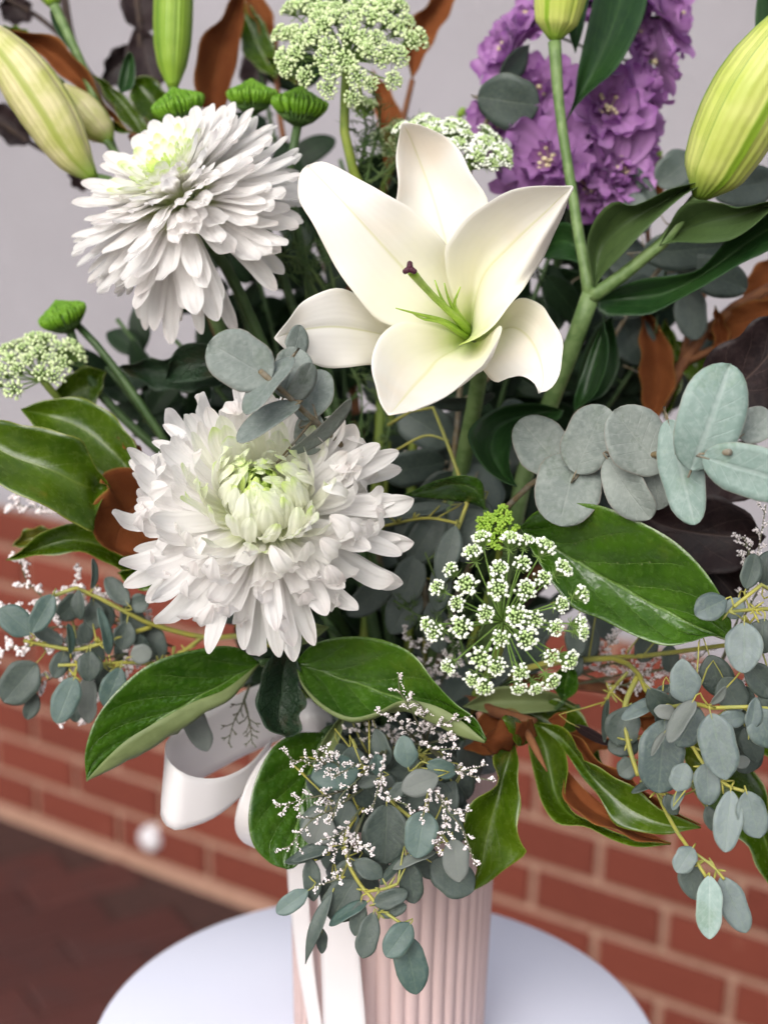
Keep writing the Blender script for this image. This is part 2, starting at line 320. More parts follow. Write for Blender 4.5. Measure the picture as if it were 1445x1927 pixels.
def sheet(grid, uvg, mats, name, parent, thick, flip=False, kind=None):
    nu, nv = len(grid), len(grid[0]); nrm = []
    for i in range(nu):
        row = []
        for j in range(nv):
            a = grid[min(i+1, nu-1)][j]-grid[max(i-1, 0)][j]; b = grid[i][min(j+1, nv-1)]-grid[i][max(j-1, 0)]
            if i in (0, nu-1):
                ii = 1 if i == 0 else nu-2; b = grid[ii][min(j+1, nv-1)]-grid[ii][max(j-1, 0)]
            c = a.cross(b); row.append(c.normalized() if c.length > 1e-14 else Vector((0, 0, 0)))
        nrm.append(row)
    mid = nrm[nu//2][nv//2]; ctr = grid[nu//2][nv//2]
    sg = 1 if mid.dot(CAM-ctr) > 0 else -1
    if flip: sg = -sg
    top, bot, uvs = [], [], []
    for i in range(nu):
        for j in range(nv):
            p, n_ = grid[i][j], nrm[i][j]*sg; e = min(j, nv-1-j, 1)
            top.append(p+n_*thick*.5*(.3+.7*e)); bot.append(p-n_*thick*.5*(.3+.7*e)); uvs.append(uvg[i][j])
    N = nu*nv; f, mi = [], []
    for i in range(nu-1):
        for j in range(nv-1):
            q = (i*nv+j, (i+1)*nv+j, (i+1)*nv+j+1, i*nv+j+1)
            if sg < 0: q = q[::-1]
            f.append(q); mi.append(0); f.append(tuple(x+N for x in q[::-1])); mi.append(1)
    ring = [i*nv for i in range(nu)] + [(nu-1)*nv+j for j in range(1, nv)] + [i*nv+nv-1 for i in range(nu-2, -1, -1)] + [j for j in range(nv-2, 0, -1)]
    for k in range(len(ring)):
        a, b = ring[k], ring[(k+1) % len(ring)]; q = (a, b, b+N, a+N)
        f.append(q if sg < 0 else q[::-1]); mi.append(0)
    return obj(name, mesh(name, rel(top+bot, parent), f, mats, uvs+uvs, mi), parent, kind=kind)
def patch(name, rails, mats, parent, nu=22, nv=12, thick=.5, ruffle=0, quilt=0, nq=5, slant=.5, vs_=None, flip=False, rough=.6, seed=0, wpts=False, groove=0, ru_f=4):
    K = len(rails); vs_ = vs_ or [k/(K-1) for k in range(K)]
    RW = [crs([p if wpts else W(*p) for p in r], nu) for r in rails]
    grid, uvg = [], []
    for i in range(nu):
        P = [RW[k][i] for k in range(K)]; Q = [P[0]*2-P[1]]+P+[P[-1]*2-P[-2]]
        row, ur = [], []; u = i/(nu-1)
        for j in range(nv):
            v = j/(nv-1); k = 0
            while k < K-2 and v > vs_[k+1]: k += 1
            t = (v-vs_[k])/(vs_[k+1]-vs_[k])
            row.append(cr(Q[k], Q[k+1], Q[k+2], Q[k+3], t)); ur.append((u, v))
        grid.append(row); uvg.append(ur)
    g2 = [[p.copy() for p in r] for r in grid]
    for i in range(1, nu-1):
        for j in range(nv):
            a = grid[i+1][j]-grid[i-1][j]; b = grid[i][min(j+1, nv-1)]-grid[i][max(j-1, 0)]; n_ = a.cross(b)
            if n_.length < 1e-14: continue
            n_.normalize()
            if n_.dot(CAM-grid[i][j]) < 0: n_ = -n_
            u, v = uvg[i][j]; av = abs(v-.5)*2; off = 0; end = math.sin(math.pi*u)**.5
            if rough: off += rough*.001*noise.noise(grid[i][j]*28+Vector((seed*3.1, seed, 0)))*end
            if ruffle: off += ruffle*.001*math.sin(u*math.pi*2*ru_f + (0 if v < .5 else 2.1)+seed)*av**3*end
            if quilt: off += quilt*.001*(abs(math.cos(math.pi*(nq*(u-slant*.5*av**.85)+(.42 if v > .5 else 0)+.15)))**.5-.6)*end*(1-av**4)
            if groove: off -= groove*.001*max(0, 1-av/.14)*end
            g2[i][j] += n_*off
    return sheet(g2, uvg, mats, name, parent, thick*.001, flip)
def LV(parent, mats, base, tip, left, right, mid=None, md=0, name='leaf', **kw):
    Lr, Rr = [base]+left+[tip], [base]+right+[tip]
    if mid is None:
        def samp(r, t):
            x = t*(len(r)-1); i = min(int(x), len(r)-2); f = x-i; return tuple(r[i][k]+(r[i+1][k]-r[i][k])*f for k in range(3))
        Mr = [base]+[tuple((a+b)/2 for a, b in zip(samp(Lr, t), samp(Rr, t))) for t in (.2, .4, .6, .8)]+[tip]
        Mr = [Mr[0]]+[(x, y, d+md) for x, y, d in Mr[1:-1]]+[Mr[-1]]
    else: Mr = [base]+mid+[tip]
    kw.setdefault('seed', rnd.random()*20)
    return patch(name, [Lr, Mr, Rr], mats, parent, **kw)
def camdir(ang, pitch=0):
    a, p = R_(ang), R_(pitch)
    return ((RIGHT*math.cos(a)+UP*math.sin(a))*math.cos(p) - FWD*math.sin(p)).normalized()
def dleaf(parent, mats, cx, cy, d, a, b, ang, pitch=0, roll=0, cup=.15, curl=.12, shape='oval', name='leaf', nu=15, nv=8, thick=.45, notch=0, wob=.16):
    """an oval leaf: centre pixel, depth, half length and half width as seen, direction base to tip"""
    px = d/1000/FPX; T = camdir(ang, pitch); c = W(cx, cy, d)
    ray = (c-CAM).normalized(); N = (-ray - T*(-ray).dot(T)).normalized()
    N = Matrix.Rotation(R_(roll), 3, T) @ N; B = T.cross(N).normalized()
    al = a*px/max(.3, math.cos(R_(pitch))); bl = b*px/max(.3, abs(math.cos(R_(roll)))); grid, uvg = [], []
    sd = rnd.random()*30; k1, k2, k3 = rnd.uniform(.82, 1.08), rnd.uniform(2.0, 2.6), rnd.uniform(.5, .68)
    for i in range(nu):
        u = .5-.5*math.cos(math.pi*i/(nu-1)); x = 2*u-1
        if shape == 'round': wd = max(0, 1-abs(x)**2.3)**.5
        elif shape == 'lance': wd = math.sin(math.pi*u**.85)**1.0
        elif shape == 'egg': wd = max(0, math.sin(math.pi*u**.80))**.62
        else: wd = max(0, 1-abs(2*u**k1-1)**k2)**k3*(.88+.2*min(1, u*4))
        wd = max(wd, .02); row, ur = [], []
        for j in range(nv):
            v = j/(nv-1); y = 2*v-1
            wob_ = 1+wob*noise.noise(Vector((u*3.0, sd, 1 if y > 0 else 5)))
            wn = wd
            if notch and u > .8: wn = wd*(1-notch*max(0, 1-abs(y)*3))
            p = c + T*(x*al) + B*(y*wn*bl*wob_) + N*(cup*bl*(y*y*wn*wn-.4) - curl*al*(x*x-.4) - (.06*bl*max(0, 1-abs(y)*5)) + .05*bl*noise.noise(Vector((x*1.6, y*1.6, sd))))
            row.append(p); ur.append((u, v))
        grid.append(row); uvg.append(ur)
    o = sheet(grid, uvg, mats, name, parent, thick*.001)
    base = grid[0][nv//2]
    return o, base, T
def closest(polys, p):
    best = None
    for P in polys:
        for i in range(len(P)-1):
            a, b = P[i], P[i+1]; t = max(0, min(1, (p-a).dot(b-a)/max(1e-12, (b-a).length_squared))); q = a.lerp(b, t)
            if best is None or (q-p).length < best[0]: best = ((q-p).length, q, (b-a).normalized())
    return best
def petiole(mb, polys, base, T, r, mi=0, maxl=.035, own=.45):
    dist, q, tg = closest(polys, base)
    if dist > maxl: q = base + (q-base).normalized()*maxl*.8
    m = base - T*min(dist*own, .012)
    mb.tube([q, q.lerp(m, .55), m, base+T*.003], [r*1.15, r, r*.9, r*.6], 5, mi, sub=7)
# ================================================================ SETTING
def boxv(x0, x1, y0, y1, z0, z1, bev=0.0):
    b = bev; v, f = [], []
    if not b:
        v = [Vector((x, y, z)) for z in (z0, z1) for (x, y) in ((x0, y0), (x1, y0), (x1, y1), (x0, y1))]
        return v, [(3, 2, 1, 0), (4, 5, 6, 7), (0, 1, 5, 4), (1, 2, 6, 5), (2, 3, 7, 6), (3, 0, 4, 7)]
    v = [Vector((x, y, z)) for z, q in ((z0, 0), (z1-b, 0), (z1, b)) for (x, y) in ((x0+q, y0+q), (x1-q, y0+q), (x1-q, y1-q), (x0+q, y1-q))]
    f = [(3, 2, 1, 0), (8, 9, 10, 11)]
    for l in (0, 4):
        for k in range(4): f.append((l+k, l+(k+1) % 4, l+4+(k+1) % 4, l+4+k))
    return v, f
ground = obj('ground', mesh('ground', [Vector((x, y, -.004)) for x, y in ((-60, -60), (60, -60), (60, 60), (-60, 60))], [(0, 1, 2, 3)], ['sand'], smooth=False))
ground['kind'] = 'structure'
# wall: vertical, runs away to the left
WP = Vector((-.76366, 3.00302, 0)); WD = Vector((.83808, -.54555, 0)); WN = Vector((-.54555, -.83808, 0))   # a point, direction, normal to the camera side
wall = thing('garden_wall', 'red brick wall with pale grey rendered upper half behind the bouquet', 'wall', WP)
wall.rotation_euler = (0, 0, math.atan2(WD.y, WD.x))      # local x along the wall, local -y to the camera
def wpart(name, x0, x1, y0, y1, z0, z1, mat, par=wall):
    v, f = boxv(x0, x1, y0, y1, z0, z1); return obj(name, mesh(name, v, f, [mat], smooth=False), par)
wpart('mortar_bed', -4.4, 4.4, .006, .12, 0, .734, 'mortar')
wpart('mortar_fillet', -4.4, 4.4, -.003, .006, 0, .016, 'mortar')
wpart('render_panel', -4.4, 4.4, .012, .12, .734, 2.9, 'render')
wpart('render_sill', -4.4, 4.4, -.004, .011, .734, .752, 'render')
bmes = []
for k in range(4):
    q = random.Random(k); L, H = .227, .069
    v, f = boxv(-L/2, L/2, -H/2, H/2, 0, .012, .003)
    v = [Vector((p.x+q.uniform(-.0015, .0015), -p.z, p.y+q.uniform(-.001, .001))) for p in v]
    bmes.append(mesh('brick', v, f, ['brick'], smooth=False))
for c in range(8):
    z = .030+.0437+.0875*c; ph = 1.353 if c % 2 == 1 else 1.232
    for k in range(-24, 13):
        x = ph + .243*k + .1215
        if x < -4.3 or x > 4.3: continue
        o = obj('brick', bmes[rnd.randrange(4)], wall, (x, .006, z))
# dark red pavers in the corner the photograph shows
pm = []
for k in range(3):
    q = random.Random(40+k); v, f = boxv(-.113, .113, -.055, .055, -.03, 0, .004)
    pm.append(mesh('paver', [p+Vector((q.uniform(-.001, .001), q.uniform(-.001, .001), 0)) for p in v], f, ['paver'], smooth=False))
pa = R_(33); px_, py_ = Vector((math.cos(pa), math.sin(pa), 0)), Vector((-math.sin(pa), math.cos(pa), 0))
np_ = 0
for i in range(-14, 15):
    for j in range(-22, 22):
        c = Vector((-.55, 2.25, 0)) + px_*(i*.232+(.116 if j % 2 else 0)) + py_*(j*.116)
        dw = (c-WP).dot(WN)
        if dw < .10 or c.x < -1.5 or c.x > .75 or c.y < 1.55 or np_ >= 296: continue
        o = obj('paver', pm[rnd.randrange(3)], ground, (c.x, c.y, .002+rnd.uniform(0, .002))); o.rotation_euler = (0, 0, pa); np_ += 1
# small white fitting low on the wall
fl = thing('pipe_cap', 'small round white pipe cap low on the brick wall', 'pipe', WP + WD*.355 + WN*.0 + Vector((0, 0, .085)))
mb = MB(); c0 = WP + WD*.355 + Vector((0, 0, .085))
ring = lambda off, r: [c0 + WN*off + (WD*math.cos(2*math.pi*k/20)+Vector((0, 0, 1))*math.sin(2*math.pi*k/20))*r for k in range(20)]
prof = [(-.01, .027), (.010, .027), (.016, .0255), (.021, .021), (.0245, .013), (.026, .0005)]
v, f = [], []
for o_, r_ in prof: v += ring(o_, r_)
for i in range(len(prof)-1):
    for k in range(20): f.append((i*20+k, i*20+(k+1) % 20, (i+1)*20+(k+1) % 20, (i+1)*20+k))
mb.add(v, f); mb.build('cap', 'plastic', fl)

# table
TC = W(708, 1951, 905); TR = .1726; TZ = TC.z
tb = thing('side_table', 'round white pedestal table under the vase', 'table', Vector((TC.x, TC.y, 0)))
def lathe(prof, center, n=64, fl_=None):
    v, f, uvs = [], [], []; m = len(prof)
    for i, (r, z) in enumerate(prof):
        for k in range(n):
            a = 2*math.pi*k/n; rr = r + (fl_(a, i) if fl_ else 0)
            v.append(Vector((center.x+rr*math.cos(a), center.y+rr*math.sin(a), z))); uvs.append((k/n, i/m))
    for i in range(m-1):
        for k in range(n): f.append((i*n+k, i*n+(k+1) % n, (i+1)*n+(k+1) % n, (i+1)*n+k))
    return v, f, uvs
mb = MB(); mb.add(*lathe([(.001, TZ-.018), (TR-.006, TZ-.018), (TR-.001, TZ-.014), (TR, TZ-.006), (TR-.0012, TZ-.0018), (TR-.004, TZ), (.10, TZ), (.001, TZ)], TC, 96)); mb.build('tabletop', 'table', tb)
mb = MB(); mb.add(*lathe([(.030, .024), (.022, .06), (.020, TZ-.06), (.045, TZ-.019)], TC, 32)); mb.build('pedestal', 'metal', tb)
mb = MB(); mb.add(*lathe([(.15, .003), (.15, .012), (.145, .018), (.035, .025), (.001, .025)], TC, 48)); mb.build('foot', 'metal', tb)

# vase
VC = W(731, 1951, 905); VZ0 = TZ+.001; VH = .19; NF = 44
va = thing('fluted_vase', 'blush pink vertically fluted vase holding the bouquet', 'vase', Vector((VC.x, VC.y, VZ0)))
def vprof(t): return .0572+.004*t
def fl_(a, i):
    if i < 2 or i > 17: return 0
    w_ = min(1, (i-1)/2, (18-i)/2); return -.0021*w_*(1-abs(math.sin(a*NF/2))**.7)
prof = [(.002, VZ0), (.050, VZ0)]+[(vprof(t/15), VZ0+.004+(VH-.010)*t/15) for t in range(16)]+[(vprof(1)+.0008, VZ0+VH-.003), (vprof(1)-.001, VZ0+VH), (vprof(1)-.004, VZ0+VH-.002), (vprof(1)-.0045, VZ0+.02), (.002, VZ0+.015)]
mb = MB(); mb.add(*lathe(prof, VC, NF*12, fl_)); mb.build('vase_body', 'vase', va)
mb = MB(); mb.add(*lathe([(.052, VZ0+VH-.06), (.053, VZ0+VH-.018), (.045, VZ0+VH-.012), (.001, VZ0+VH-.008)], VC, 40)); mb.build('foam_block', 'foam', va)
VTOP = Vector((VC.x, VC.y, VZ0+VH-.012))
def into_vase(k=0):                              # an end point for a stem inside the vase mouth
    a = k*2.4; r = .006+.034*((k*.618) % 1)
    return VTOP + Vector((math.cos(a)*r, math.sin(a)*r, -.03))
SK = [0]
def stem_path(start, dirn, k=None, lead=.03, sag=.0):
    SK[0] += 1; e = into_vase(SK[0] if k is None else k); up_ = Vector((0, 0, 1))
    m1 = start + dirn.normalized()*lead
    m2 = e + Vector((0, 0, .07)) + (m1-e)*.18; m2.y += .012
    return [start, m1, m1.lerp(m2, .5)+Vector((0, .01, sag)), m2, e]
def stem(parent, start, dirn, r=.0025, mat='stem', name='stem', lead=.03, n=18, sag=0, taper=1.15):
    mb = MB(); mb.tube(stem_path(start, dirn, lead=lead, sag=sag), [r, r*taper], 7, sub=n); return mb.build(name, mat, parent)

# ribbon: two loops, knot, two tails
rb = thing('satin_ribbon_bow', 'white satin ribbon bow tied at the neck of the vase', 'ribbon', W(560, 1360, 835))
def band(name, top, bot, **kw): return patch(name, [top, [tuple((a+b)/2 for a, b in zip(p, q)) for p, q in zip(top, bot)], bot], ['ribbon', 'ribbon'], rb, nu=40, nv=8, thick=.35, rough=.4, **kw)
band('loop', [(515, 1385, 800), (470, 1437, 778), (420, 1462, 763), (370, 1463, 755), (332, 1446, 752), (313, 1418, 762), (322, 1385, 786), (390, 1338, 806), (475, 1293, 822), (565, 1262, 838)],
     [(500, 1440, 800), (465, 1487, 778), (410, 1535, 763), (355, 1558, 755), (322, 1560, 752), (303, 1532, 762), (318, 1498, 786), (386, 1462, 806), (470, 1418, 822), (560, 1378, 838)])
band('loop', [(560, 1370, 805), (510, 1408, 790), (468, 1465, 778), (446, 1520, 774), (444, 1565, 780), (470, 1592, 795), (520, 1590, 810), (570, 1520, 822)],
     [(590, 1400, 805), (545, 1440, 790), (508, 1495, 778), (482, 1545, 774), (478, 1580, 782), (490, 1598, 797), (535, 1605, 812), (600, 1550, 824)])
patch('knot', [[(548, 1325, 826), (580, 1315, 812), (622, 1330, 822)], [(550, 1355, 812), (583, 1350, 800), (626, 1355, 812)], [(555, 1390, 826), (588, 1392, 812), (628, 1385, 822)]], ['ribbon', 'ribbon'], rb, nu=14, nv=10, thick=.6)
band('tail', [(560, 1385, 826), (545, 1500, 828), (541, 1640, 830), (556, 1790, 838), (580, 1930, 846), (600, 2060, 850)],
     [(600, 1385, 820), (590, 1500, 818), (580, 1640, 820), (588, 1790, 832), (606, 1930, 840), (634, 2060, 846)])
band('tail', [(590, 1390, 812), (588, 1520, 812), (596, 1660, 814), (604, 1800, 824), (608, 1930, 834), (612, 2060, 840)],
     [(632, 1390, 806), (640, 1520, 806), (658, 1660, 806), (676, 1800, 812), (688, 1930, 820), (696, 2060, 826)])

# ================================================================ WHITE CHRYSANTHEMUMS
def mum_petal(t, q, cfg, mat, nu=15, nv=9):
    ts = cfg['t']; g = lambda k: table(ts, cfg[k], t)
    L = g('L')*.001*q.uniform(.9, 1.08); phi0 = R_(g('phi')+q.uniform(-6, 6)); bend = R_(g('bend')+q.uniform(-1, 1)*g('bv'))
    tip = R_(g('tip')+q.uniform(-1, 1)*g('tipv')); Wd = g('W')*.001*q.uniform(.88, 1.12); cup = g('cup')*q.uniform(.8, 1.25)
    tw = R_(q.uniform(-1, 1)*g('tw')); side = R_(q.uniform(-10, 10)); split = q.random() < .3
    r, z, y = cfg['r0']*.001*math.sqrt(t), cfg['z0']*.001*(1-t), 0
    v, uvs, f = [], [], []; S = [1-(1-i/(nu-1))**1.5 for i in range(nu)]; ph = q.uniform(0, 6)
    for i in range(nu):
        s_ = S[i]; e = max(0, (s_-.62)/.38); e = e*e*(3-2*e); ds = (S[i]-S[i-1])*L if i else 0
        phi = phi0 + bend*s_ + tip*e
        T = Vector((math.sin(phi), 0, math.cos(phi))); N = Vector((-math.cos(phi), 0, math.sin(phi)))
        if i: r += T.x*ds; z += T.z*ds; y += math.sin(side)*ds*s_
        wd = (.40+.60*min(1, s_/.5)**.8)
        if s_ > .77: wd *= max(.0, 1-((s_-.77)/.23)**2.3)**.52
        wd = max(wd, .16)*Wd*(1+.05*math.sin(s_*9+ph)); ct, st = math.cos(tw*s_), math.sin(tw*s_)
        cu = cup*(1.2-.35*s_)*(1+.5*max(0, (s_-.85)/.15))
        for j in range(nv):
            y_ = 2*j/(nv-1)-1; a_ = y_*cu*1.5
            ly = wd*math.sin(a_)/(cu*1.5); lz = wd*(1-math.cos(a_))/(cu*1.5) - .12*wd*math.cos(y_*math.pi*2.0)*min(1, s_*3)
            if split and s_ > .86: lz -= .35*wd*max(0, 1-abs(y_)*2.5)
            B = Vector((0, ct, 0)) + N*st; NN = N*ct - Vector((0, st, 0))
            v.append(Vector((r, y, z)) + B*ly + NN*lz); uvs.append((s_, j/(nv-1)))
    for i in range(nu-1):
        for j in range(nv-1): f.append((i*nv+j, (i+1)*nv+j, (i+1)*nv+j+1, i*nv+j+1))
    return mesh('petal', v, f, [mat], uvs)
def mum(label, loc, axis, N, cfg, seed, bias=None, skip=None):
    q = random.Random(seed); root = thing('chrysanthemum', label, 'flower', loc, 'white chrysanthemums')
    z = axis.normalized(); x = (RIGHT-z*RIGHT.dot(z)).normalized(); y = z.cross(x)
    root.rotation_euler = Matrix((x, y, z)).transposed().to_euler()
    classes = 16; variants = 5; lib = {}; inner = MB(); MIX = {'chrysanthemum_core_petal': 0, 'chrysanthemum_inner_petal': 1, 'chrysanthemum_petal': 2}
    PUV = [(1-(1-i/14)**1.5, j/8) for i in range(15) for j in range(9)]
    for i in range(N):
        t = ((i+.5)/N)**cfg['pw']; k = min(classes-1, int(t*classes)); vv = q.randrange(variants)
        if (k, vv) not in lib:
            tt = (k+.5)/classes*1.0; mat = 'mum_core' if tt < cfg['core'] else ('mum_in' if tt < cfg['inn'] else 'mum')
            lib[(k, vv)] = mum_petal(tt, q, cfg, mat)
        az = i*2.399963 + q.uniform(-.16, .16)*(1+t)
        if skip and skip(az % (2*math.pi), t): continue
        tilt = q.gauss(0, cfg['j0']+cfg['j1']*t); tl = 0
        if bias: tl = bias(az % (2*math.pi), t)
        rm = Matrix.Rotation(az, 3, 'Z') @ Matrix.Rotation(R_(tilt+tl), 3, 'Y') @ Matrix.Rotation(R_(q.gauss(0, 5)), 3, 'X'); s_ = q.uniform(.93, 1.07)
        if t < cfg['join']:                       # the small petals of the heart are one part
            me = lib[(k, vv)]; mi = MIX[me.materials[0].name]
            inner.add([rm @ (v_.co*s_) for v_ in me.vertices], [tuple(pl.vertices) for pl in me.polygons], PUV, mi); continue
        o = obj('petal', lib[(k, vv)], root); o.rotation_euler = rm.to_euler(); o.scale = (s_, s_, s_)
    obj('inner_petals', mesh('inner_petals', inner.v, inner.f, ['mum_core', 'mum_in', 'mum'], inner.uv, inner.mi), root, kind='stuff')
    mb = MB(); Rm = Matrix((x, y, z)).transposed()
    v, f, uvs = [], [], []; pr = [(.001, .004), (.008, .002), (.012, -.004), (.010, -.010), (.005, -.015), (.0032, -.022)]
    for i, (r_, z_) in enumerate(pr):
        for k in range(16): v.append(Vector((r_*math.cos(k*math.pi/8), r_*math.sin(k*math.pi/8), z_))); uvs.append((0, 0))
    for i in range(len(pr)-1):
        for k in range(16): f.append((i*16+k, (i+1)*16+k, (i+1)*16+(k+1) % 16, i*16+(k+1) % 16))
    obj('calyx', mesh('calyx', v, f, ['calyx'], uvs), root)
    P = stem_path(loc + z*-.02, -z, lead=.035)
    inv = Rm.transposed(); mb.tube([inv @ (p-loc) for p in P], .0032, 8, sub=20)
    obj('stem', mesh('stem', mb.v, mb.f, ['stem'], mb.uv), root)
    return root
cfgA = dict(t=[0, .08, .16, .26, .36, .45, .54, .7, .85, 1], L=[25, 28, 34, 42, 48, 50, 50, 55, 61, 66], phi=[2, 9, 34, 58, 73, 78, 72, 76, 84, 94], bend=[-2, -18, -60, -96, -118, -88, -26, -4, 2, 8],
            tip=[-10, -12, -10, -10, -5, 25, -40, -62, -62, -40], tipv=[6, 6, 8, 10, 14, 24, 35, 60, 90, 110], W=[1.2, 1.9, 2.8, 3.6, 4.2, 4.6, 4.8, 5.1, 5.2, 5.1], cup=[.7, .62, .5, .46, .46, .46, .46, .48, .50, .50], tw=[0, 3, 4, 5, 7, 10, 16, 24, 32, 40],
            bv=[4, 5, 6, 7, 9, 14, 24, 30, 34, 34], r0=11, z0=8, pw=1.02, core=.18, inn=.47, j0=2, j1=8, join=.22)
def ax(x, y, z): return (RIGHT*x + UP*y - FWD*z).normalized()
mumA = mum('large open white chrysanthemum facing the viewer, pale green centre, below the lily', W(497, 972, 716), ax(.02, .44, .89), 365, cfgA, 3)
cfgB = dict(t=[0, .1, .2, .35, .5, .7, .85, 1], L=[9, 14, 21, 33, 43, 51, 53, 52], phi=[2, 6, 12, 24, 42, 70, 98, 134], bend=[-10, 24, 52, 58, 50, 36, 26, 14],
            tip=[-20, -20, -22, -28, -30, -28, -24, -12], tipv=[6, 8, 8, 10, 10, 12, 18, 30], W=[1.3, 2.2, 3.5, 4.8, 5.6, 6.0, 5.9, 5.4], cup=[.8, .6, .44, .38, .38, .40, .42, .44], tw=[0, 4, 5, 6, 8, 8, 12, 18],
            bv=[8]*8, r0=15, z0=20, pw=1.0, core=.14, inn=.30, j0=2, j1=4, join=.29)
mumB = mum('full domed white chrysanthemum tilted up to the left, upper left of the lily', W(358, 398, 780), ax(-.42, .70, .57), 415, cfgB, 11, bias=lambda a, t: -(math.sin(a)*10+math.cos(a)*10)*t*t)
# ================================================================ THE OPEN LILY
li = thing('lily', 'large open white lily with green throat and dark stigma', 'flower', W(882, 640, 745))
LK = dict(nu=34, nv=25, thick=.5, groove=1.1)
def tepal(rails, **kw):
    k = dict(LK); k.update(kw); return patch('petal', rails, ['lily', 'lilyback'], li, **k)
th = (884, 640, 752)
# upper left tepal
tepal([[th, (800, 625, 722), (720, 605, 708), (655, 540, 704), (615, 470, 700), (588, 420, 700), (562, 375, 704), (562, 330, 712), (578, 311, 720)],
       [th, (822, 570, 726), (752, 497, 712), (700, 440, 704), (650, 385, 700), (615, 348, 704), (590, 322, 712), (580, 311, 720)],
       [th, (862, 530, 726), (842, 462, 706), (800, 415, 698), (745, 375, 694), (690, 345, 698), (640, 316, 704), (605, 306, 714), (582, 310, 720)]], ruffle=1.8, ru_f=4, seed=1)
# top tepal, behind
tepal([[th, (800, 500, 752), (750, 430, 754), (745, 372, 752), (747, 310, 752), (750, 255, 748), (755, 233, 742)],
       [th, (850, 500, 756), (832, 430, 764), (812, 365, 768), (792, 310, 766), (770, 255, 754), (757, 232, 742)],
       [th, (902, 500, 752), (914, 430, 750), (914, 375, 746), (880, 310, 746), (838, 258, 746), (800, 236, 744), (760, 231, 742)]], ruffle=1.6, seed=2)
# right tepal with its outer edge rolled back
tepal([[th, (852, 560, 722), (835, 480, 706), (852, 445, 702), (888, 402, 698), (945, 365, 690), (1010, 350, 684), (1076, 350, 680)],
       [th, (890, 560, 738), (905, 500, 730), (945, 452, 722), (985, 415, 712), (1025, 385, 700), (1052, 365, 690), (1077, 351, 680)],
       [th, (900, 600, 726), (940, 548, 712), (982, 498, 704), (1012, 455, 698), (1042, 410, 692), (1062, 380, 686), (1078, 353, 680)],
       [(862, 650, 712), (905, 632, 698), (965, 570, 704), (1012, 500, 708), (1040, 450, 704), (1058, 405, 696), (1068, 375, 690), (1078, 356, 681)]], vs_=[0, .42, .78, 1], seed=3, ruffle=.5)
# left tepal
tepal([[th, (790, 610, 742), (715, 602, 730), (685, 560, 722), (640, 543, 712), (600, 551, 704), (555, 583, 692), (518, 634, 680)],
       [th, (800, 640, 748), (740, 632, 738), (690, 622, 724), (640, 615, 712), (600, 616, 704), (555, 624, 694), (517, 636, 680)],
       [th, (800, 668, 744), (740, 682, 732), (700, 686, 722), (650, 692, 712), (606, 690, 704), (560, 672, 692), (519, 640, 680)]], ruffle=1.6, seed=4)
# lower tepal, broad and cupped
tepal([[th, (820, 615, 722), (760, 605, 712), (722, 625, 702), (702, 660, 692), (701, 700, 680), (712, 750, 664), (729, 779, 656)],
       [th, (850, 655, 738), (815, 672, 726), (790, 695, 712), (765, 722, 694), (748, 750, 674), (738, 770, 662), (730, 780, 656)],
       [th, (893, 665, 724), (905, 690, 700), (880, 712, 688), (842, 738, 676), (800, 762, 666), (765, 774, 660), (732, 781, 656)],
       [(890, 648, 745), (925, 628, 708), (941, 612, 694), (938, 640, 682), (905, 690, 676), (850, 735, 670), (790, 768, 662), (733, 782, 656)]], vs_=[0, .45, .82, 1], ruffle=.6, seed=5)
# lower right tepal, tip curling down
tepal([[th, (930, 600, 742), (975, 562, 734), (1010, 570, 726), (1042, 605, 716), (1056, 645, 708), (1056, 695, 702), (1035, 730, 700), (1016, 739, 702)],
       [th, (925, 628, 750), (960, 615, 740), (985, 625, 730), (1005, 650, 720), (1018, 685, 710), (1022, 715, 704), (1018, 735, 702), (1015, 740, 702)],
       [th, (915, 650, 742), (900, 690, 726), (912, 700, 714), (938, 722, 708), (965, 712, 706), (985, 705, 704), (1005, 722, 702), (1013, 741, 702)]], ruffle=1.6, seed=6)
mb = MB(); mb.tube([W(884, 628, 748), W(860, 600, 724), (W(818, 560, 700)), W(790, 530, 684), W(775, 512, 672)], [.0021, .0019, .0017, .0017, .0021], 9, sub=14)
sty = mb.build('style', 'style', li)
mb = MB(); sc_ = W(771, 506, 668)
for a in (90, 210, 330):
    for k in range(3): mb.ico(sc_ + camdir(a)*.0018*(.5+.4*k) - FWD*.0004, .0020-.00015*k)
mb.ico(sc_, .0019)
st_ = mb.build('stigma', 'stigma', li)
st_.modifiers.new('s', 'SUBSURF').render_levels = 2; st_.modifiers['s'].levels = 1
for P in ([(880, 625, 748), (852, 595, 722), (830, 560, 706), (818, 527, 700)], [(882, 620, 748), (858, 590, 722), (843, 560, 708), (836, 533, 700)],
          [(884, 618, 748), (862, 590, 724), (855, 570, 712), (866, 540, 702)], [(878, 632, 746), (838, 605, 720), (790, 592, 702), (745, 580, 690)],
          [(876, 634, 746), (832, 607, 718), (795, 600, 704), (772, 586, 698)], [(880, 634, 746), (850, 615, 724), (820, 600, 712)]):
    mb = MB(); mb.tube([W(*p) for p in P], [.0016, .0013, .0010, .0003], 6, sub=12); mb.build('filament', 'style', li)
stem(li, W(886, 648, 756), W(900, 700, 800)-W(886, 648, 756), .0045, 'lilystem', lead=.05)

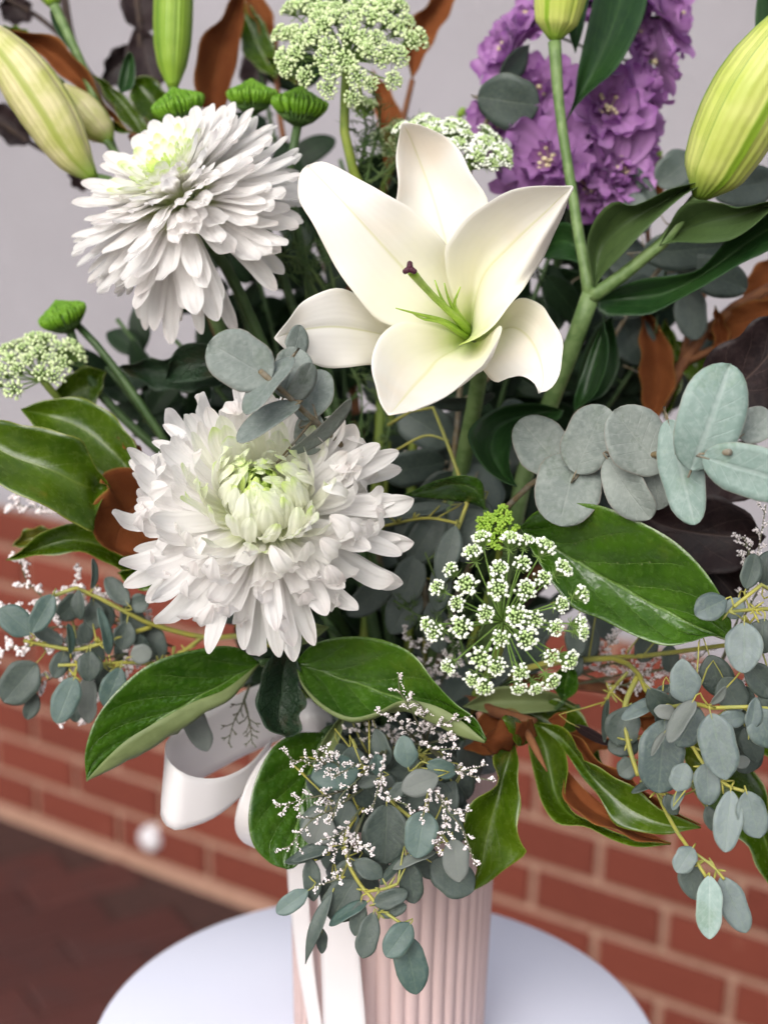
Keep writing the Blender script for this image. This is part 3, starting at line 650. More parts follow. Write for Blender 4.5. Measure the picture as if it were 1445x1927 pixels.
# ================================================================ LILY BUD STALKS
def lilybud(parent, P, radii, mat, roll=0, name='bud', nu=28, nv=48, lobes=.05):
    pts = crs([W(*p) for p in P], nu); v, f, uvs = [], [], []
    nrm = -FWD
    for i in range(nu):
        t = (pts[min(i+1, nu-1)]-pts[max(i-1, 0)]).normalized(); nn = (nrm-t*nrm.dot(t)).normalized(); b = t.cross(nn)
        u = i/(nu-1); r = lerp_list(radii, u)*pts[i].__sub__(CAM).dot(FWD)/FPX
        for k in range(nv):
            a = 2*math.pi*k/nv; ph = (k/nv*3 + .5) % 1
            rr = r*(1+lobes*math.cos(3*a+math.pi*0)*.9 + .035*max(0, 1-abs(((k/nv*3) % 1)-.5)/.07) - .05*max(0, 1-min(((k/nv*3) % 1), 1-((k/nv*3) % 1))/.05))
            a2 = a+R_(roll); v.append(pts[i]+(nn*math.cos(a2)+b*math.sin(a2))*rr); uvs.append((u, k/nv))
    for i in range(nu-1):
        for k in range(nv): f.append((i*nv+k, i*nv+(k+1) % nv, (i+1)*nv+(k+1) % nv, (i+1)*nv+k))
    f.append(tuple(range(nv-1, -1, -1))); f.append(tuple((nu-1)*nv+k for k in range(nv)))
    return obj(name, mesh(name, rel(v, parent), f, [mat], uvs), parent)
def tubes(parent, mat, paths, name='stem', n=8):
    mb = MB()
    for P, r in paths: mb.tube([W(*p) if not isinstance(p, Vector) else p for p in P], r, n, sub=18)
    return mb.build(name, mat, parent)
# right stalk with two buds and broad dark leaves
ls = thing('lily_stalk', 'thick forked green lily stalk with two fat yellow-green buds, right of the open lily', 'lily buds', W(1020, 790, 830), 'lily stalks in bud')
tubes(ls, 'lilystem', [([into_vase(3), W(930, 1150, 850), W(985, 900, 840), W(1032, 765, 826), W(1062, 690, 816), W(1088, 620, 806), W(1112, 552, 798)], [.0038, .0044, .0050, .0050]),
     ([(1108, 558, 798), (1100, 500, 800), (1088, 440, 804), (1076, 360, 806), (1060, 260, 806), (1050, 180, 806), (1043, 78, 804)], [.0036, .0030, .0028, .0028, .0036]),
     ([(1110, 560, 798), (1165, 522, 792), (1215, 482, 786), (1250, 452, 782), (1285, 405, 778), (1318, 365, 768)], [.0042, .0036, .0032, .0032, .0036])], n=12)
lilybud(ls, [(1043, 76, 804), (1048, 40, 802), (1056, -10, 798), (1068, -70, 794), (1085, -150, 790)], [10, 40, 47, 51, 50, 44, 30, 10], 'bud_yellow', 25)
lilybud(ls, [(1314, 372, 770), (1340, 320, 762), (1385, 230, 752), (1430, 150, 745), (1490, 50, 735), (1530, -30, 728)], [14, 58, 71, 78, 80, 74, 60, 40, 12], 'bud_yellow', -35)
K = dict(nu=26, nv=13, thick=.5, groove=.5)
LM, LB = ['lilyleaf', 'lilyleafback'], ['lilyleafback', 'lilyleaf']
LV(ls, LB, (1118, 545, 794), (1382, 334, 752), [(1104, 462, 788), (1122, 408, 780), (1156, 379, 772), (1184, 388, 768), (1215, 378, 764), (1262, 355, 760), (1315, 343, 756)], [(1132, 520, 790), (1165, 485, 780), (1200, 448, 772), (1240, 408, 766), (1290, 365, 760), (1330, 346, 756)], md=14, **K)
LV(ls, LB, (1240, 462, 780), (1480, 372, 722), [(1256, 432, 774), (1278, 392, 766), (1310, 377, 758), (1350, 382, 750), (1390, 391, 742), (1440, 380, 730)], [(1275, 455, 774), (1320, 457, 762), (1370, 452, 750), (1410, 430, 740), (1445, 400, 732), (1462, 385, 726)], md=14, **K)
LV(ls, LM, (1122, 566, 800), (1510, 395, 735), [(1165, 540, 796), (1210, 524, 790), (1260, 519, 784), (1312, 509, 776), (1345, 478, 768), (1385, 432, 758), (1445, 400, 746)], [(1132, 592, 800), (1180, 594, 792), (1220, 592, 786), (1262, 572, 780), (1320, 540, 770), (1390, 498, 758), (1460, 462, 745)], md=12, **K)
LV(ls, LM, (1142, 560, 806), (1080, 775, 800), [(1132, 610, 808), (1110, 660, 812), (1092, 710, 812), (1080, 750, 806)], [(1136, 600, 798), (1144, 650, 792), (1138, 700, 790), (1118, 745, 794)], md=10, **K)
LV(ls, LM, (1112, 502, 800), (1018, 484, 830), [(1098, 460, 806), (1078, 424, 812), (1052, 420, 820), (1028, 450, 828)], [(1092, 497, 800), (1070, 490, 806), (1045, 488, 816), (1028, 486, 826)], md=10, **K)
LV(ls, LM, (1064, 230, 812), (1160, -110, 850), [(1080, 188, 812), (1086, 140, 816), (1100, 70, 824), (1115, 0, 832), (1132, -60, 842)], [(1086, 196, 810), (1122, 162, 808), (1160, 128, 812), (1195, 68, 820), (1215, 12, 828), (1215, -50, 840)], md=10, **K)
LV(ls, LM, (1060, 772, 806), (972, 916, 742), [(1010, 760, 798), (950, 764, 786), (905, 785, 774), (880, 815, 764), (890, 852, 756), (915, 885, 750), (945, 906, 746)], [(1050, 790, 800), (1010, 800, 790), (980, 815, 778), (962, 840, 768), (958, 872, 756), (964, 898, 748)], md=16, **K)
LV(ls, LM, (1150, 595, 830), (1100, 760, 835), [(1160, 640, 832), (1165, 690, 834), (1140, 740, 836)], [(1120, 620, 826), (1095, 670, 828), (1085, 730, 832)], md=8, **K)
LV(ls, LM, (1082, 100, 830), (1110, -60, 850), [(1070, 60, 832), (1075, 10, 840), (1090, -40, 846)], [(1096, 60, 832), (1108, 0, 840), (1115, -40, 846)], md=4, **K)
LV(ls, LM, (1470, 150, 800), (1455, -80, 820), [(1428, 90, 800), (1420, 30, 806), (1432, -40, 814)], [(1480, 90, 804), (1490, 20, 810), (1475, -40, 816)], md=6, **K)
# left stalk: cream bud, green bud and a small one
l2 = thing('lily_stalk', 'lily stalk behind the domed chrysanthemum, one long cream bud and two green ones', 'lily buds', W(300, 360, 860), 'lily stalks in bud')
tubes(l2, 'lilystem', [([into_vase(8), W(620, 1150, 890), W(470, 760, 890), W(360, 480, 880), W(310, 330, 866)], [.004, .0042]),
     ([(345, 430, 875), (300, 380, 862), (240, 350, 852), (172, 332, 842)], [.003, .0026, .0028]), ([(355, 470, 878), (340, 330, 872), (330, 230, 866), (326, 162, 860)], [.003, .0026, .003]),
     ([(330, 400, 874), (260, 330, 872), (215, 285, 872), (200, 262, 870)], [.0024, .0022]), ([(215, 285, 880), (170, 160, 880), (140, 90, 880), (100, 5, 880)], [.0026, .0028, .003])])
lilybud(l2, [(178, 337, 842), (140, 292, 838), (95, 215, 832), (40, 135, 828), (-10, 75, 826), (-40, 40, 826)], [10, 35, 48, 53, 53, 46, 33, 11], 'bud_cream', 50)
lilybud(l2, [(326, 166, 860), (325, 120, 860), (326, 60, 860), (328, -10, 860), (332, -80, 862), (335, -120, 864)], [9, 27, 35, 37, 37, 33, 24, 8], 'bud_green', 15)
lilybud(l2, [(208, 268, 872), (195, 250, 872), (170, 222, 872), (140, 185, 874), (120, 160, 874)], [8, 26, 33, 34, 30, 20, 6], 'bud_cream', 10)
lilybud(l2, [(102, 8, 880), (95, -10, 880), (85, -40, 880), (75, -90, 880)], [12, 24, 30, 28, 12], 'bud_green')
LV(l2, LM, (150, 108, 880), (95, 20, 884), [(128, 90, 880), (110, 65, 882), (98, 40, 884)], [(140, 80, 878), (125, 50, 880), (108, 30, 882)], md=3, **K)
LV(l2, LM, (228, 175, 872), (245, 98, 872), [(222, 160, 872), (228, 130, 872), (238, 105, 872)], [(250, 165, 868), (255, 135, 868), (252, 108, 870)], md=5, **K)

# ================================================================ MAGNOLIA SPRIGS (glossy green above, rust below)
MT, MU = ['mag', 'magback'], ['magback', 'mag']
MK = dict(nu=30, nv=14, thick=.7, groove=.5, ruffle=1.2)
m1 = thing('magnolia_sprig', 'magnolia sprig at left with glossy green leaves and one rust underside, beside the open chrysanthemum', 'magnolia leaves', W(290, 960, 800), 'magnolia sprigs')
LV(m1, MT, (-60, 800, 760), (208, 916, 770), [(-10, 790, 756), (50, 800, 750), (110, 812, 750), (152, 826, 752), (172, 862, 758), (196, 900, 766)], [(-40, 880, 742), (10, 915, 738), (60, 945, 738), (110, 965, 742), (150, 990, 748), (174, 1004, 752), (182, 960, 762), (203, 922, 768)], md=12, **MK)
LV(m1, MT, (40, 770, 800), (250, 905, 790), [(90, 752, 800), (145, 748, 798), (190, 764, 794), (225, 795, 788), (252, 828, 786), (256, 870, 786)], [(70, 810, 794), (110, 840, 788), (160, 872, 786), (205, 900, 786), (235, 912, 788)], md=10, **MK)
LV(m1, MU, (330, 960, 800), (232, 1046, 778), [(280, 890, 790), (240, 880, 780), (200, 886, 772), (186, 902, 768), (208, 918, 764), (176, 946, 764), (166, 972, 768), (182, 1012, 772), (205, 1035, 776)], [(320, 1000, 800), (290, 1030, 794), (260, 1046, 786)], md=6, **MK)
LV(m1, MT, (330, 1085, 800), (12, 1054, 790), [(280, 1040, 796), (210, 1003, 790), (140, 986, 786), (95, 994, 784), (45, 1030, 786)], [(290, 1108, 796), (240, 1085, 790), (200, 1055, 786), (160, 1042, 784), (110, 1042, 784), (55, 1050, 786)], md=8, **MK)
LV(m1, MT, (350, 1090, 790), (222, 1078, 780), [(310, 1060, 786), (265, 1062, 782)], [(330, 1112, 786), (280, 1112, 782), (245, 1100, 780)], md=6, **MK)
LV(m1, MT, (130, 1010, 830), (24, 1028, 826), [(95, 993, 828), (50, 996, 826)], [(100, 1025, 828), (60, 1030, 826)], md=5, **MK)
LV(m1, MU, (275, 862, 800), (222, 822, 792), [(262, 838, 796), (240, 822, 792)], [(262, 872, 796), (240, 848, 792)], md=3, **MK)
LV(m1, MT, (200, 700, 850), (95, 770, 840), [(160, 690, 846), (115, 720, 842)], [(180, 760, 846), (130, 780, 842)], md=6, **MK)
tubes(m1, 'woodtwig', [([into_vase(5), W(520, 1200, 880), W(400, 1050, 850), W(320, 980, 825), W(250, 900, 815), W(60, 775, 812)], [.004, .0024]), ([(330, 990, 815), (340, 1040, 806), (335, 1086, 800)], [.002, .0016]), ([(250, 900, 815), (120, 830, 812), (-20, 812, 785), (-60, 800, 762)], [.002, .0014])], 'twig')

m2 = thing('magnolia_sprig', 'magnolia sprig low at right, long twisted green leaves with rust edges against the bricks', 'magnolia leaves', W(985, 1370, 770), 'magnolia sprigs')
patch('leaf', [[(968, 1395, 752), (930, 1420, 742), (936, 1465, 738), (915, 1492, 736), (880, 1522, 736), (868, 1560, 736), (880, 1592, 738), (896, 1640, 742), (876, 1683, 748)],
       [(968, 1395, 752), (952, 1440, 750), (938, 1490, 748), (924, 1540, 748), (912, 1590, 748), (905, 1630, 748), (892, 1662, 748), (875, 1684, 748)],
       [(968, 1395, 752), (975, 1440, 742), (978, 1500, 738), (974, 1548, 736), (982, 1590, 736), (988, 1606, 736), (960, 1630, 740), (915, 1662, 744), (874, 1686, 748)]], MT, m2, **MK)
patch('leaf', [[(1010, 1385, 756), (948, 1412, 740), (925, 1415, 736), (905, 1402, 736)], [(1005, 1370, 756), (962, 1388, 734), (935, 1388, 728), (908, 1398, 734)], [(1000, 1352, 756), (975, 1360, 738), (950, 1352, 738), (915, 1385, 738)]], MU, m2, nu=22, nv=12, thick=.7, ruffle=1.5)
patch('leaf', [[(990, 1372, 760), (972, 1352, 742), (950, 1346, 734), (944, 1350, 732)], [(996, 1382, 760), (978, 1372, 742), (960, 1362, 732), (946, 1354, 730)], [(1000, 1395, 760), (978, 1404, 746), (968, 1398, 736), (950, 1362, 730)]], MT, m2, nu=14, nv=8, thick=.7)
patch('leaf', [[(1000, 1362, 770), (993, 1400, 764), (1005, 1460, 756), (1022, 1515, 748), (1050, 1550, 742), (1100, 1556, 740), (1150, 1580, 738), (1200, 1594, 738), (1262, 1589, 738)],
       [(1002, 1362, 770), (1022, 1400, 770), (1035, 1450, 766), (1048, 1500, 760), (1075, 1535, 752), (1115, 1552, 746), (1160, 1572, 742), (1210, 1586, 740), (1262, 1588, 738)],
       [(1004, 1360, 770), (1052, 1392, 762), (1068, 1440, 752), (1062, 1495, 744), (1078, 1528, 740), (1115, 1546, 736), (1160, 1566, 734), (1212, 1584, 736), (1262, 1588, 738)]], MT, m2, nu=34, nv=18, thick=.7)
LV(m2, MU, (1058, 1440, 764), (1262, 1587, 736), [(1092, 1478, 752), (1130, 1512, 746), (1168, 1542, 742), (1210, 1566, 740)], [(1060, 1496, 742), (1080, 1526, 738), (1116, 1545, 734), (1160, 1565, 732), (1212, 1584, 734)], md=5, **MK)
patch('leaf', [[(1008, 1358, 768), (1050, 1366, 756), (1084, 1398, 746), (1098, 1432, 740), (1140, 1452, 734), (1185, 1475, 730), (1240, 1520, 728), (1318, 1556, 728)],
       [(1010, 1362, 768), (1052, 1382, 762), (1085, 1420, 754), (1112, 1458, 746), (1150, 1495, 740), (1195, 1528, 734), (1255, 1552, 730), (1318, 1557, 728)],
       [(1010, 1364, 768), (1050, 1400, 760), (1078, 1438, 750), (1110, 1478, 742), (1138, 1522, 736), (1165, 1556, 732), (1240, 1570, 728), (1318, 1558, 728)]], MT, m2, **MK)
LV(m2, MU, (1040, 1378, 772), (1318, 1553, 734), [(1090, 1385, 760), (1110, 1420, 752), (1150, 1444, 742), (1192, 1470, 738), (1250, 1515, 736)], [(1075, 1410, 764), (1105, 1448, 752), (1160, 1480, 744), (1240, 1530, 738)], md=3, **MK)
LV(m2, MT, (935, 1330, 800), (1135, 1442, 790), [(1000, 1310, 800), (1060, 1318, 798), (1105, 1360, 794)], [(980, 1372, 798), (1035, 1405, 796), (1090, 1432, 792)], md=6, **MK)
LV(m2, MU, (1050, 1388, 785), (1166, 1393, 770), [(1090, 1372, 780), (1130, 1386, 774)], [(1085, 1424, 780), (1125, 1415, 774)], md=4, **MK)
LV(m2, MU, (1010, 1360, 790), (862, 1405, 790), [(960, 1335, 792), (905, 1345, 792)], [(970, 1410, 790), (910, 1420, 790)], md=4, **MK)
LV(m2, MU, (1030, 1355, 775), (1066, 1338, 765), [(1045, 1342, 770), (1058, 1340, 766)], [(1052, 1372, 770), (1064, 1360, 766)], md=2, nu=12, nv=8, thick=.6)
mb = MB(); mb.tube([W(985, 1368, 752), W(1000, 1395, 742), W(1015, 1425, 738), W(1029, 1452, 736)], [.0016, .0022, .0018, .0004], 7, sub=12); mb.build('leaf_bud', 'woodtwig', m2)
tubes(m2, 'woodtwig', [([into_vase(11), W(860, 1330, 830), W(930, 1340, 790), W(1006, 1362, 770)], [.004, .003])], 'twig')

m3 = thing('magnolia_sprig', 'magnolia sprig at top left, rust-backed leaf arching above the cream lily bud', 'magnolia leaves', W(260, 300, 890), 'magnolia sprigs')
LV(m3, MU, (245, 250, 880), (-40, 66, 880), [(200, 196, 872), (180, 160, 868), (155, 122, 866), (118, 80, 868), (70, 60, 872), (10, 60, 876)], [(215, 228, 876), (170, 190, 876), (120, 145, 878), (75, 105, 880), (30, 78, 882)], md=10, **MK)
LV(m3, MT, (300, 300, 890), (176, 140, 890), [(250, 250, 884), (215, 205, 882), (190, 165, 886)], [(290, 262, 890), (265, 215, 890), (225, 172, 890)], md=5, **MK)
LV(m3, MT, (330, 260, 900), (250, 150, 900), [(285, 235, 896), (248, 195, 896)], [(330, 215, 900), (310, 170, 900), (280, 142, 900)], md=6, **MK)
LV(m3, MT, (250, 250, 878), (105, 140, 876), [(200, 218, 876), (150, 178, 876)], [(210, 245, 876), (160, 215, 876), (120, 175, 876)], md=6, **MK)
LV(m3, MT, (60, 65, 900), (-20, 60, 900), [(40, 52, 900), (10, 50, 900)], [(40, 70, 900), (10, 68, 900)], md=3, **MK)
tubes(m3, 'woodtwig', [([into_vase(14), W(600, 1100, 915), W(440, 700, 920), W(330, 420, 910), W(248, 252, 884)], [.004, .0026]), ([(330, 420, 910), (320, 330, 904), (330, 262, 900)], [.0022, .0016])], 'twig')

m4 = thing('magnolia_sprig', 'upright rust-backed magnolia leaves at the top edge, behind the lace flower', 'magnolia leaves', W(430, 300, 930), 'magnolia sprigs')
LV(m4, MU, (402, 260, 925), (458, -50, 925), [(375, 190, 920), (366, 140, 918), (372, 95, 916), (390, 58, 916), (420, 28, 918), (440, -10, 920)], [(428, 185, 925), (445, 120, 928), (456, 60, 930), (462, 0, 930)], md=8, **MK)
LV(m4, MU, (520, 130, 950), (450, -40, 950), [(490, 60, 946), (462, 10, 946)], [(520, 60, 950), (500, 0, 950)], md=6, **MK)
LV(m4, MT, (520, 150, 940), (440, 0, 950), [(465, 110, 940), (450, 55, 944)], [(520, 105, 940), (500, 50, 944), (470, 10, 948)], md=6, **MK)
LV(m4, MU, (775, 150, 940), (880, -60, 940), [(760, 80, 936), (775, 35, 934), (805, 5, 934), (840, -40, 938)], [(800, 105, 940), (822, 65, 942), (848, 20, 942), (870, -30, 942)], md=8, **MK)
LV(m4, MU, (735, 330, 940), (700, 130, 950), [(715, 270, 940), (705, 200, 944)], [(760, 250, 940), (740, 180, 944)], md=6, **MK)
LV(m4, MT, (560, 160, 920), (500, 110, 925), [(540, 125, 918), (515, 108, 920)], [(545, 150, 920), (520, 135, 922)], md=4, **MK)
tubes(m4, 'woodtwig', [([into_vase(17), W(690, 1000, 930), W(640, 600, 945), W(560, 380, 945), W(402, 262, 925)], [.004, .0024]), ([(640, 600, 945), (700, 420, 948), (740, 300, 945), (776, 150, 940)], [.0026, .0018]), ([(560, 380, 945), (530, 240, 945), (520, 140, 945)], [.002, .0016])], 'twig')

m5 = thing('magnolia_sprig', 'rust-backed magnolia leaves and brown twigs in the shade at right, above the silver eucalyptus', 'magnolia leaves', W(1200, 800, 880), 'magnolia sprigs')
LV(m5, MU, (1222, 800, 870), (1212, 575, 880), [(1205, 740, 866), (1203, 680, 866), (1204, 620, 872)], [(1262, 745, 866), (1269, 690, 866), (1256, 640, 870), (1228, 600, 876)], md=8, **MK)
LV(m5, MT, (1250, 790, 885), (1250, 600, 890), [(1232, 730, 880), (1235, 660, 884)], [(1280, 730, 880), (1282, 660, 884)], md=6, **MK)
LV(m5, MU, (1360, 700, 870), (1345, 575, 870), [(1345, 665, 866), (1340, 615, 866)], [(1372, 650, 866), (1366, 610, 866)], md=5, **MK)
LV(m5, MU, (1330, 640, 880), (1500, 560, 850), [(1360, 590, 872), (1420, 565, 862)], [(1370, 640, 872), (1430, 625, 862)], md=5, **MK)
LV(m5, MU, (1400, 600, 890), (1480, 470, 880), [(1395, 550, 886), (1420, 500, 882)], [(1450, 580, 886), (1480, 520, 882)], md=5, **MK)
LV(m5, MU, (1215, 400, 930), (1222, 235, 935), [(1200, 350, 926), (1200, 280, 928)], [(1246, 370, 926), (1248, 320, 926), (1238, 270, 930)], md=6, **MK)
LV(m5, MT, (1330, 720, 880), (1270, 640, 884), [(1290, 710, 876), (1268, 675, 880)], [(1330, 680, 878), (1305, 650, 882)], md=4, **MK)
tubes(m5, 'woodtwig', [([into_vase(20), W(960, 1150, 900), W(1120, 900, 900), W(1225, 790, 880), W(1280, 690, 878), W(1350, 600, 875), W(1450, 540, 868)], [.0042, .0042, .004, .003]), ([(1280, 690, 880), (1300, 610, 884), (1330, 540, 890)], [.0024, .0018]),
     ([(1290, 680, 878), (1360, 650, 868), (1450, 620, 856)], [.0024, .0018]), ([(1240, 770, 885), (1225, 560, 915), (1216, 400, 930)], [.0022, .0016])], 'twig')
m6 = thing('magnolia_sprig', 'dark glossy magnolia leaves hanging at the right edge behind the gum leaves', 'magnolia leaves', W(1290, 1400, 790), 'magnolia sprigs')
LV(m6, MT, (1285, 1420, 780), (1490, 1720, 760), [(1310, 1372, 774), (1350, 1385, 768), (1400, 1425, 762), (1435, 1480, 758), (1450, 1540, 756), (1470, 1620, 756)], [(1300, 1480, 776), (1340, 1540, 770), (1385, 1578, 764), (1412, 1600, 760), (1430, 1645, 758), (1460, 1690, 758)], md=10, **MK)
LV(m6, MU, (1240, 1330, 800), (1150, 1285, 800), [(1215, 1300, 798), (1180, 1280, 798)], [(1215, 1352, 798), (1180, 1330, 798), (1160, 1305, 798)], md=5, **MK)
LV(m6, MU, (1290, 1390, 795), (1190, 1360, 800), [(1260, 1330, 795), (1220, 1320, 798)], [(1255, 1385, 796), (1215, 1375, 800)], md=5, **MK)
LV(m6, MT, (1370, 1370, 790), (1480, 1440, 780), [(1410, 1350, 786), (1450, 1380, 782)], [(1400, 1395, 786), (1440, 1425, 782)], md=5, **MK)
tubes(m6, 'woodtwig', [([into_vase(23), W(900, 1300, 850), W(1100, 1290, 825), W(1240, 1335, 800), W(1288, 1418, 782)], [.004, .0028]), ([(1240, 1335, 800), (1300, 1350, 795), (1372, 1370, 790)], [.002, .0016])], 'twig')

# ================================================================ BROAD GLOSSY LEAVES (one per stem)
VT = ['vib', 'vibback']; VK = dict(nu=44, nv=26, thick=.6, groove=.9, quilt=2.4, nq=5, slant=1.0)
def broad(label, origin, k, **kw):
    t = thing('broad_leaf_stem', label, 'leaf', W(*origin), 'broad glossy leaves'); return t
b1 = broad('big glossy green leaf at right, under the silver eucalyptus and beside the lace flower', (985, 1000, 745), 1)
LV(b1, VT, (978, 992, 748), (1374, 1206, 700), [(1010, 962, 736), (1070, 948, 722), (1130, 952, 712), (1195, 978, 704), (1262, 1014, 698), (1312, 1060, 694), (1350, 1112, 692), (1374, 1165, 694)], [(1005, 1045, 740), (1040, 1100, 732), (1075, 1142, 726), (1130, 1166, 718), (1190, 1196, 710), (1250, 1216, 704), (1300, 1208, 702), (1340, 1196, 702)],
   mid=[(1030, 1022, 750), (1100, 1065, 740), (1170, 1105, 730), (1240, 1143, 720), (1310, 1178, 710)], **VK)
tubes(b1, 'stem', [([into_vase(2), W(850, 1200, 860), W(930, 1040, 790), W(978, 992, 750)], [.0028, .0018])])
b2 = broad('broad green leaf at lower left with its pale underside folded up, above the ribbon', (485, 1248, 770), 2)
patch('leaf', [[(488, 1246, 770), (440, 1217, 758), (370, 1222, 750), (290, 1246, 744), (225, 1295, 740), (180, 1355, 738), (161, 1415, 738), (163, 1468, 740)],
   [(488, 1247, 770), (430, 1280, 766), (375, 1310, 760), (315, 1345, 755), (255, 1385, 750), (205, 1425, 745), (163, 1469, 740)],
   [(488, 1249, 770), (440, 1308, 752), (385, 1342, 744), (320, 1385, 738), (262, 1420, 736), (205, 1448, 736), (163, 1470, 740)],
   [(488, 1248, 769), (425, 1296, 750), (362, 1322, 740), (300, 1356, 732), (240, 1392, 730), (198, 1430, 732), (163, 1468, 739)]], VT, b2, nu=44, nv=30, thick=.6, vs_=[0, .5, .86, 1], quilt=2.2, nq=5, slant=1.0, groove=.8)
tubes(b2, 'stem', [([into_vase(6), W(620, 1270, 830), W(540, 1245, 790), W(488, 1247, 770)], [.0028, .0018])])
b3 = broad('broad green leaf in the middle below the open chrysanthemum, statice lying over its edge', (560, 1245, 760), 3)
patch('leaf', [[(556, 1246, 762), (590, 1212, 750), (650, 1198, 740), (720, 1204, 732), (778, 1232, 724), (815, 1280, 718), (855, 1322, 712), (895, 1352, 708), (915, 1390, 706)],
   [(556, 1247, 762), (610, 1266, 758), (670, 1285, 752), (730, 1306, 744), (790, 1330, 734), (845, 1352, 724), (885, 1374, 714), (914, 1394, 706)],
   [(556, 1249, 762), (572, 1292, 750), (612, 1334, 740), (660, 1356, 734), (705, 1350, 730), (750, 1332, 726), (800, 1352, 720), (850, 1378, 714), (912, 1398, 706)],
   [(556, 1250, 762), (573, 1290, 749), (614, 1330, 738), (662, 1350, 730), (708, 1340, 726), (755, 1318, 720), (810, 1325, 716), (860, 1350, 711), (912, 1394, 705)]], VT, b3, nu=44, nv=30, thick=.6, vs_=[0, .5, .92, 1], quilt=2.2, nq=5, slant=1.0, groove=.8)
tubes(b3, 'stem', [([into_vase(9), W(650, 1300, 840), W(590, 1240, 790), W(556, 1247, 762)], [.0026, .0018])])
b4 = broad('broad dark green leaf hanging beside the ribbon on the left of the vase', (600, 1385, 775), 4)
LV(b4, VT, (608, 1378, 778), (540, 1636, 752), [(560, 1380, 766), (515, 1405, 758), (484, 1460, 752), (468, 1530, 748), (476, 1588, 748), (508, 1624, 750)], [(622, 1420, 772), (618, 1480, 766), (602, 1550, 760), (578, 1605, 756), (555, 1632, 754)], mid=[(590, 1430, 774), (570, 1490, 768), (558, 1550, 762), (550, 1600, 756)], **VK)
tubes(b4, 'stem', [([into_vase(12), W(650, 1390, 815), W(625, 1370, 790), W(608, 1380, 778)], [.0026, .0018])])
b5 = broad('dark crinkled leaf with a torn edge hanging over the ribbon knot', (545, 1222, 768), 5)
LV(b5, ['crinkle', 'filler'], (552, 1218, 768), (540, 1388, 742), [(512, 1228, 758), (492, 1268, 750), (481, 1318, 746), (488, 1362, 744), (512, 1382, 742)], [(560, 1250, 758), (562, 1292, 752), (576, 1328, 748), (564, 1348, 746), (570, 1375, 744), (556, 1388, 742)], md=10, nu=36, nv=22, thick=.6, rough=4, ruffle=1.0, groove=1)
tubes(b5, 'stem', [([into_vase(15), W(640, 1250, 840), W(580, 1205, 790), W(552, 1220, 768)], [.0024, .0016])])
b6 = broad('small bright green leaf bent over just right of the open chrysanthemum', (912, 958, 760), 6)
LV(b6, VT, (914, 960, 760), (760, 932, 770), [(908, 910, 750), (882, 896, 746), (845, 898, 750), (800, 912, 760)], [(890, 948, 764), (850, 942, 768), (810, 938, 770)], mid=[(902, 930, 752), (880, 915, 752), (845, 912, 758), (805, 922, 764)], nu=26, nv=14, thick=.5, groove=.8)
tubes(b6, 'stem', [([into_vase(18), W(880, 1150, 860), W(915, 1020, 800), W(914, 960, 760)], [.0022, .0016])])
b7 = broad('narrow dull green leaf lying under the open chrysanthemum', (610, 1190, 780), 7)
LV(b7, ['vibback', 'vib'], (620, 1180, 780), (465, 1185, 775), [(570, 1168, 776), (515, 1170, 774)], [(580, 1210, 776), (520, 1218, 774)], md=6, nu=24, nv=12, thick=.5)
LV(b7, ['vibback', 'vib'], (648, 1340, 770), (588, 1455, 765), [(628, 1365, 766), (602, 1405, 764)], [(640, 1385, 766), (620, 1430, 764)], md=6, nu=24, nv=12, thick=.5)
tubes(b7, 'stem', [([into_vase(21), W(680, 1300, 840), W(650, 1215, 800), W(620, 1180, 780)], [.0022, .0016]), ([(680, 1300, 840), (665, 1315, 800), (648, 1342, 770)], [.0018, .0012])])
b8 = broad('pair of pale green leaves half hidden under the lace flower', (1000, 1310, 790), 8)
LV(b8, ['vibback', 'vib'], (1090, 1330, 800), (870, 1330, 790), [(1030, 1300, 794), (940, 1292, 790)], [(1020, 1340, 794), (940, 1345, 790)], md=6, nu=24, nv=12, thick=.5)
LV(b8, VT, (1060, 1320, 790), (1075, 1250, 780), [(1040, 1290, 784), (1050, 1262, 782)], [(1085, 1300, 784), (1085, 1270, 782)], md=6, nu=24, nv=12, thick=.5)
tubes(b8, 'stem', [([into_vase(24), W(900, 1330, 840), W(1020, 1350, 810), W(1090, 1330, 800)], [.0022, .0016]), ([(1020, 1350, 810), (1045, 1335, 798), (1060, 1320, 790)], [.0018, .0012])])

# dark plum leaves
DM = ['darkleaf', 'darkleaf']; DK = dict(nu=24, nv=14, thick=.5, groove=.6, ruffle=1.5)
d1 = thing('plum_leaf_branch', 'dark plum-coloured leaves at the right edge behind the pale eucalyptus', 'leaves', W(1300, 900, 790), 'dark plum leaf branches')
LV(d1, DM, (1320, 760, 780), (1500, 560, 745), [(1322, 690, 772), (1345, 652, 766), (1385, 638, 760), (1412, 605, 754), (1460, 592, 748)], [(1370, 800, 772), (1430, 790, 762), (1480, 730, 752), (1500, 650, 746)], md=8, **DK)
LV(d1, DM, (1190, 960, 800), (1440, 1010, 770), [(1250, 940, 792), (1320, 930, 782), (1390, 950, 774)], [(1240, 1040, 792), (1310, 1080, 782), (1390, 1070, 774)], md=10, **DK)
LV(d1, DM, (1250, 1000, 800), (1400, 1150, 785), [(1330, 1010, 792), (1400, 1060, 786)], [(1280, 1080, 794), (1340, 1150, 788)], md=10, **DK)
LV(d1, DM, (1290, 900, 805), (1470, 870, 770), [(1340, 840, 795), (1410, 830, 782)], [(1340, 950, 795), (1420, 930, 782)], md=8, **DK)
LV(d1, DM, (1180, 900, 820), (1300, 960, 800), [(1220, 870, 812), (1270, 890, 806)], [(1210, 960, 812), (1260, 990, 806)], md=8, **DK)
tubes(d1, 'darktwig', [([into_vase(26), W(930, 1200, 890), W(1090, 1040, 850), W(1190, 960, 815), W(1290, 900, 808), W(1320, 765, 785)], [.0036, .0026])], 'twig')
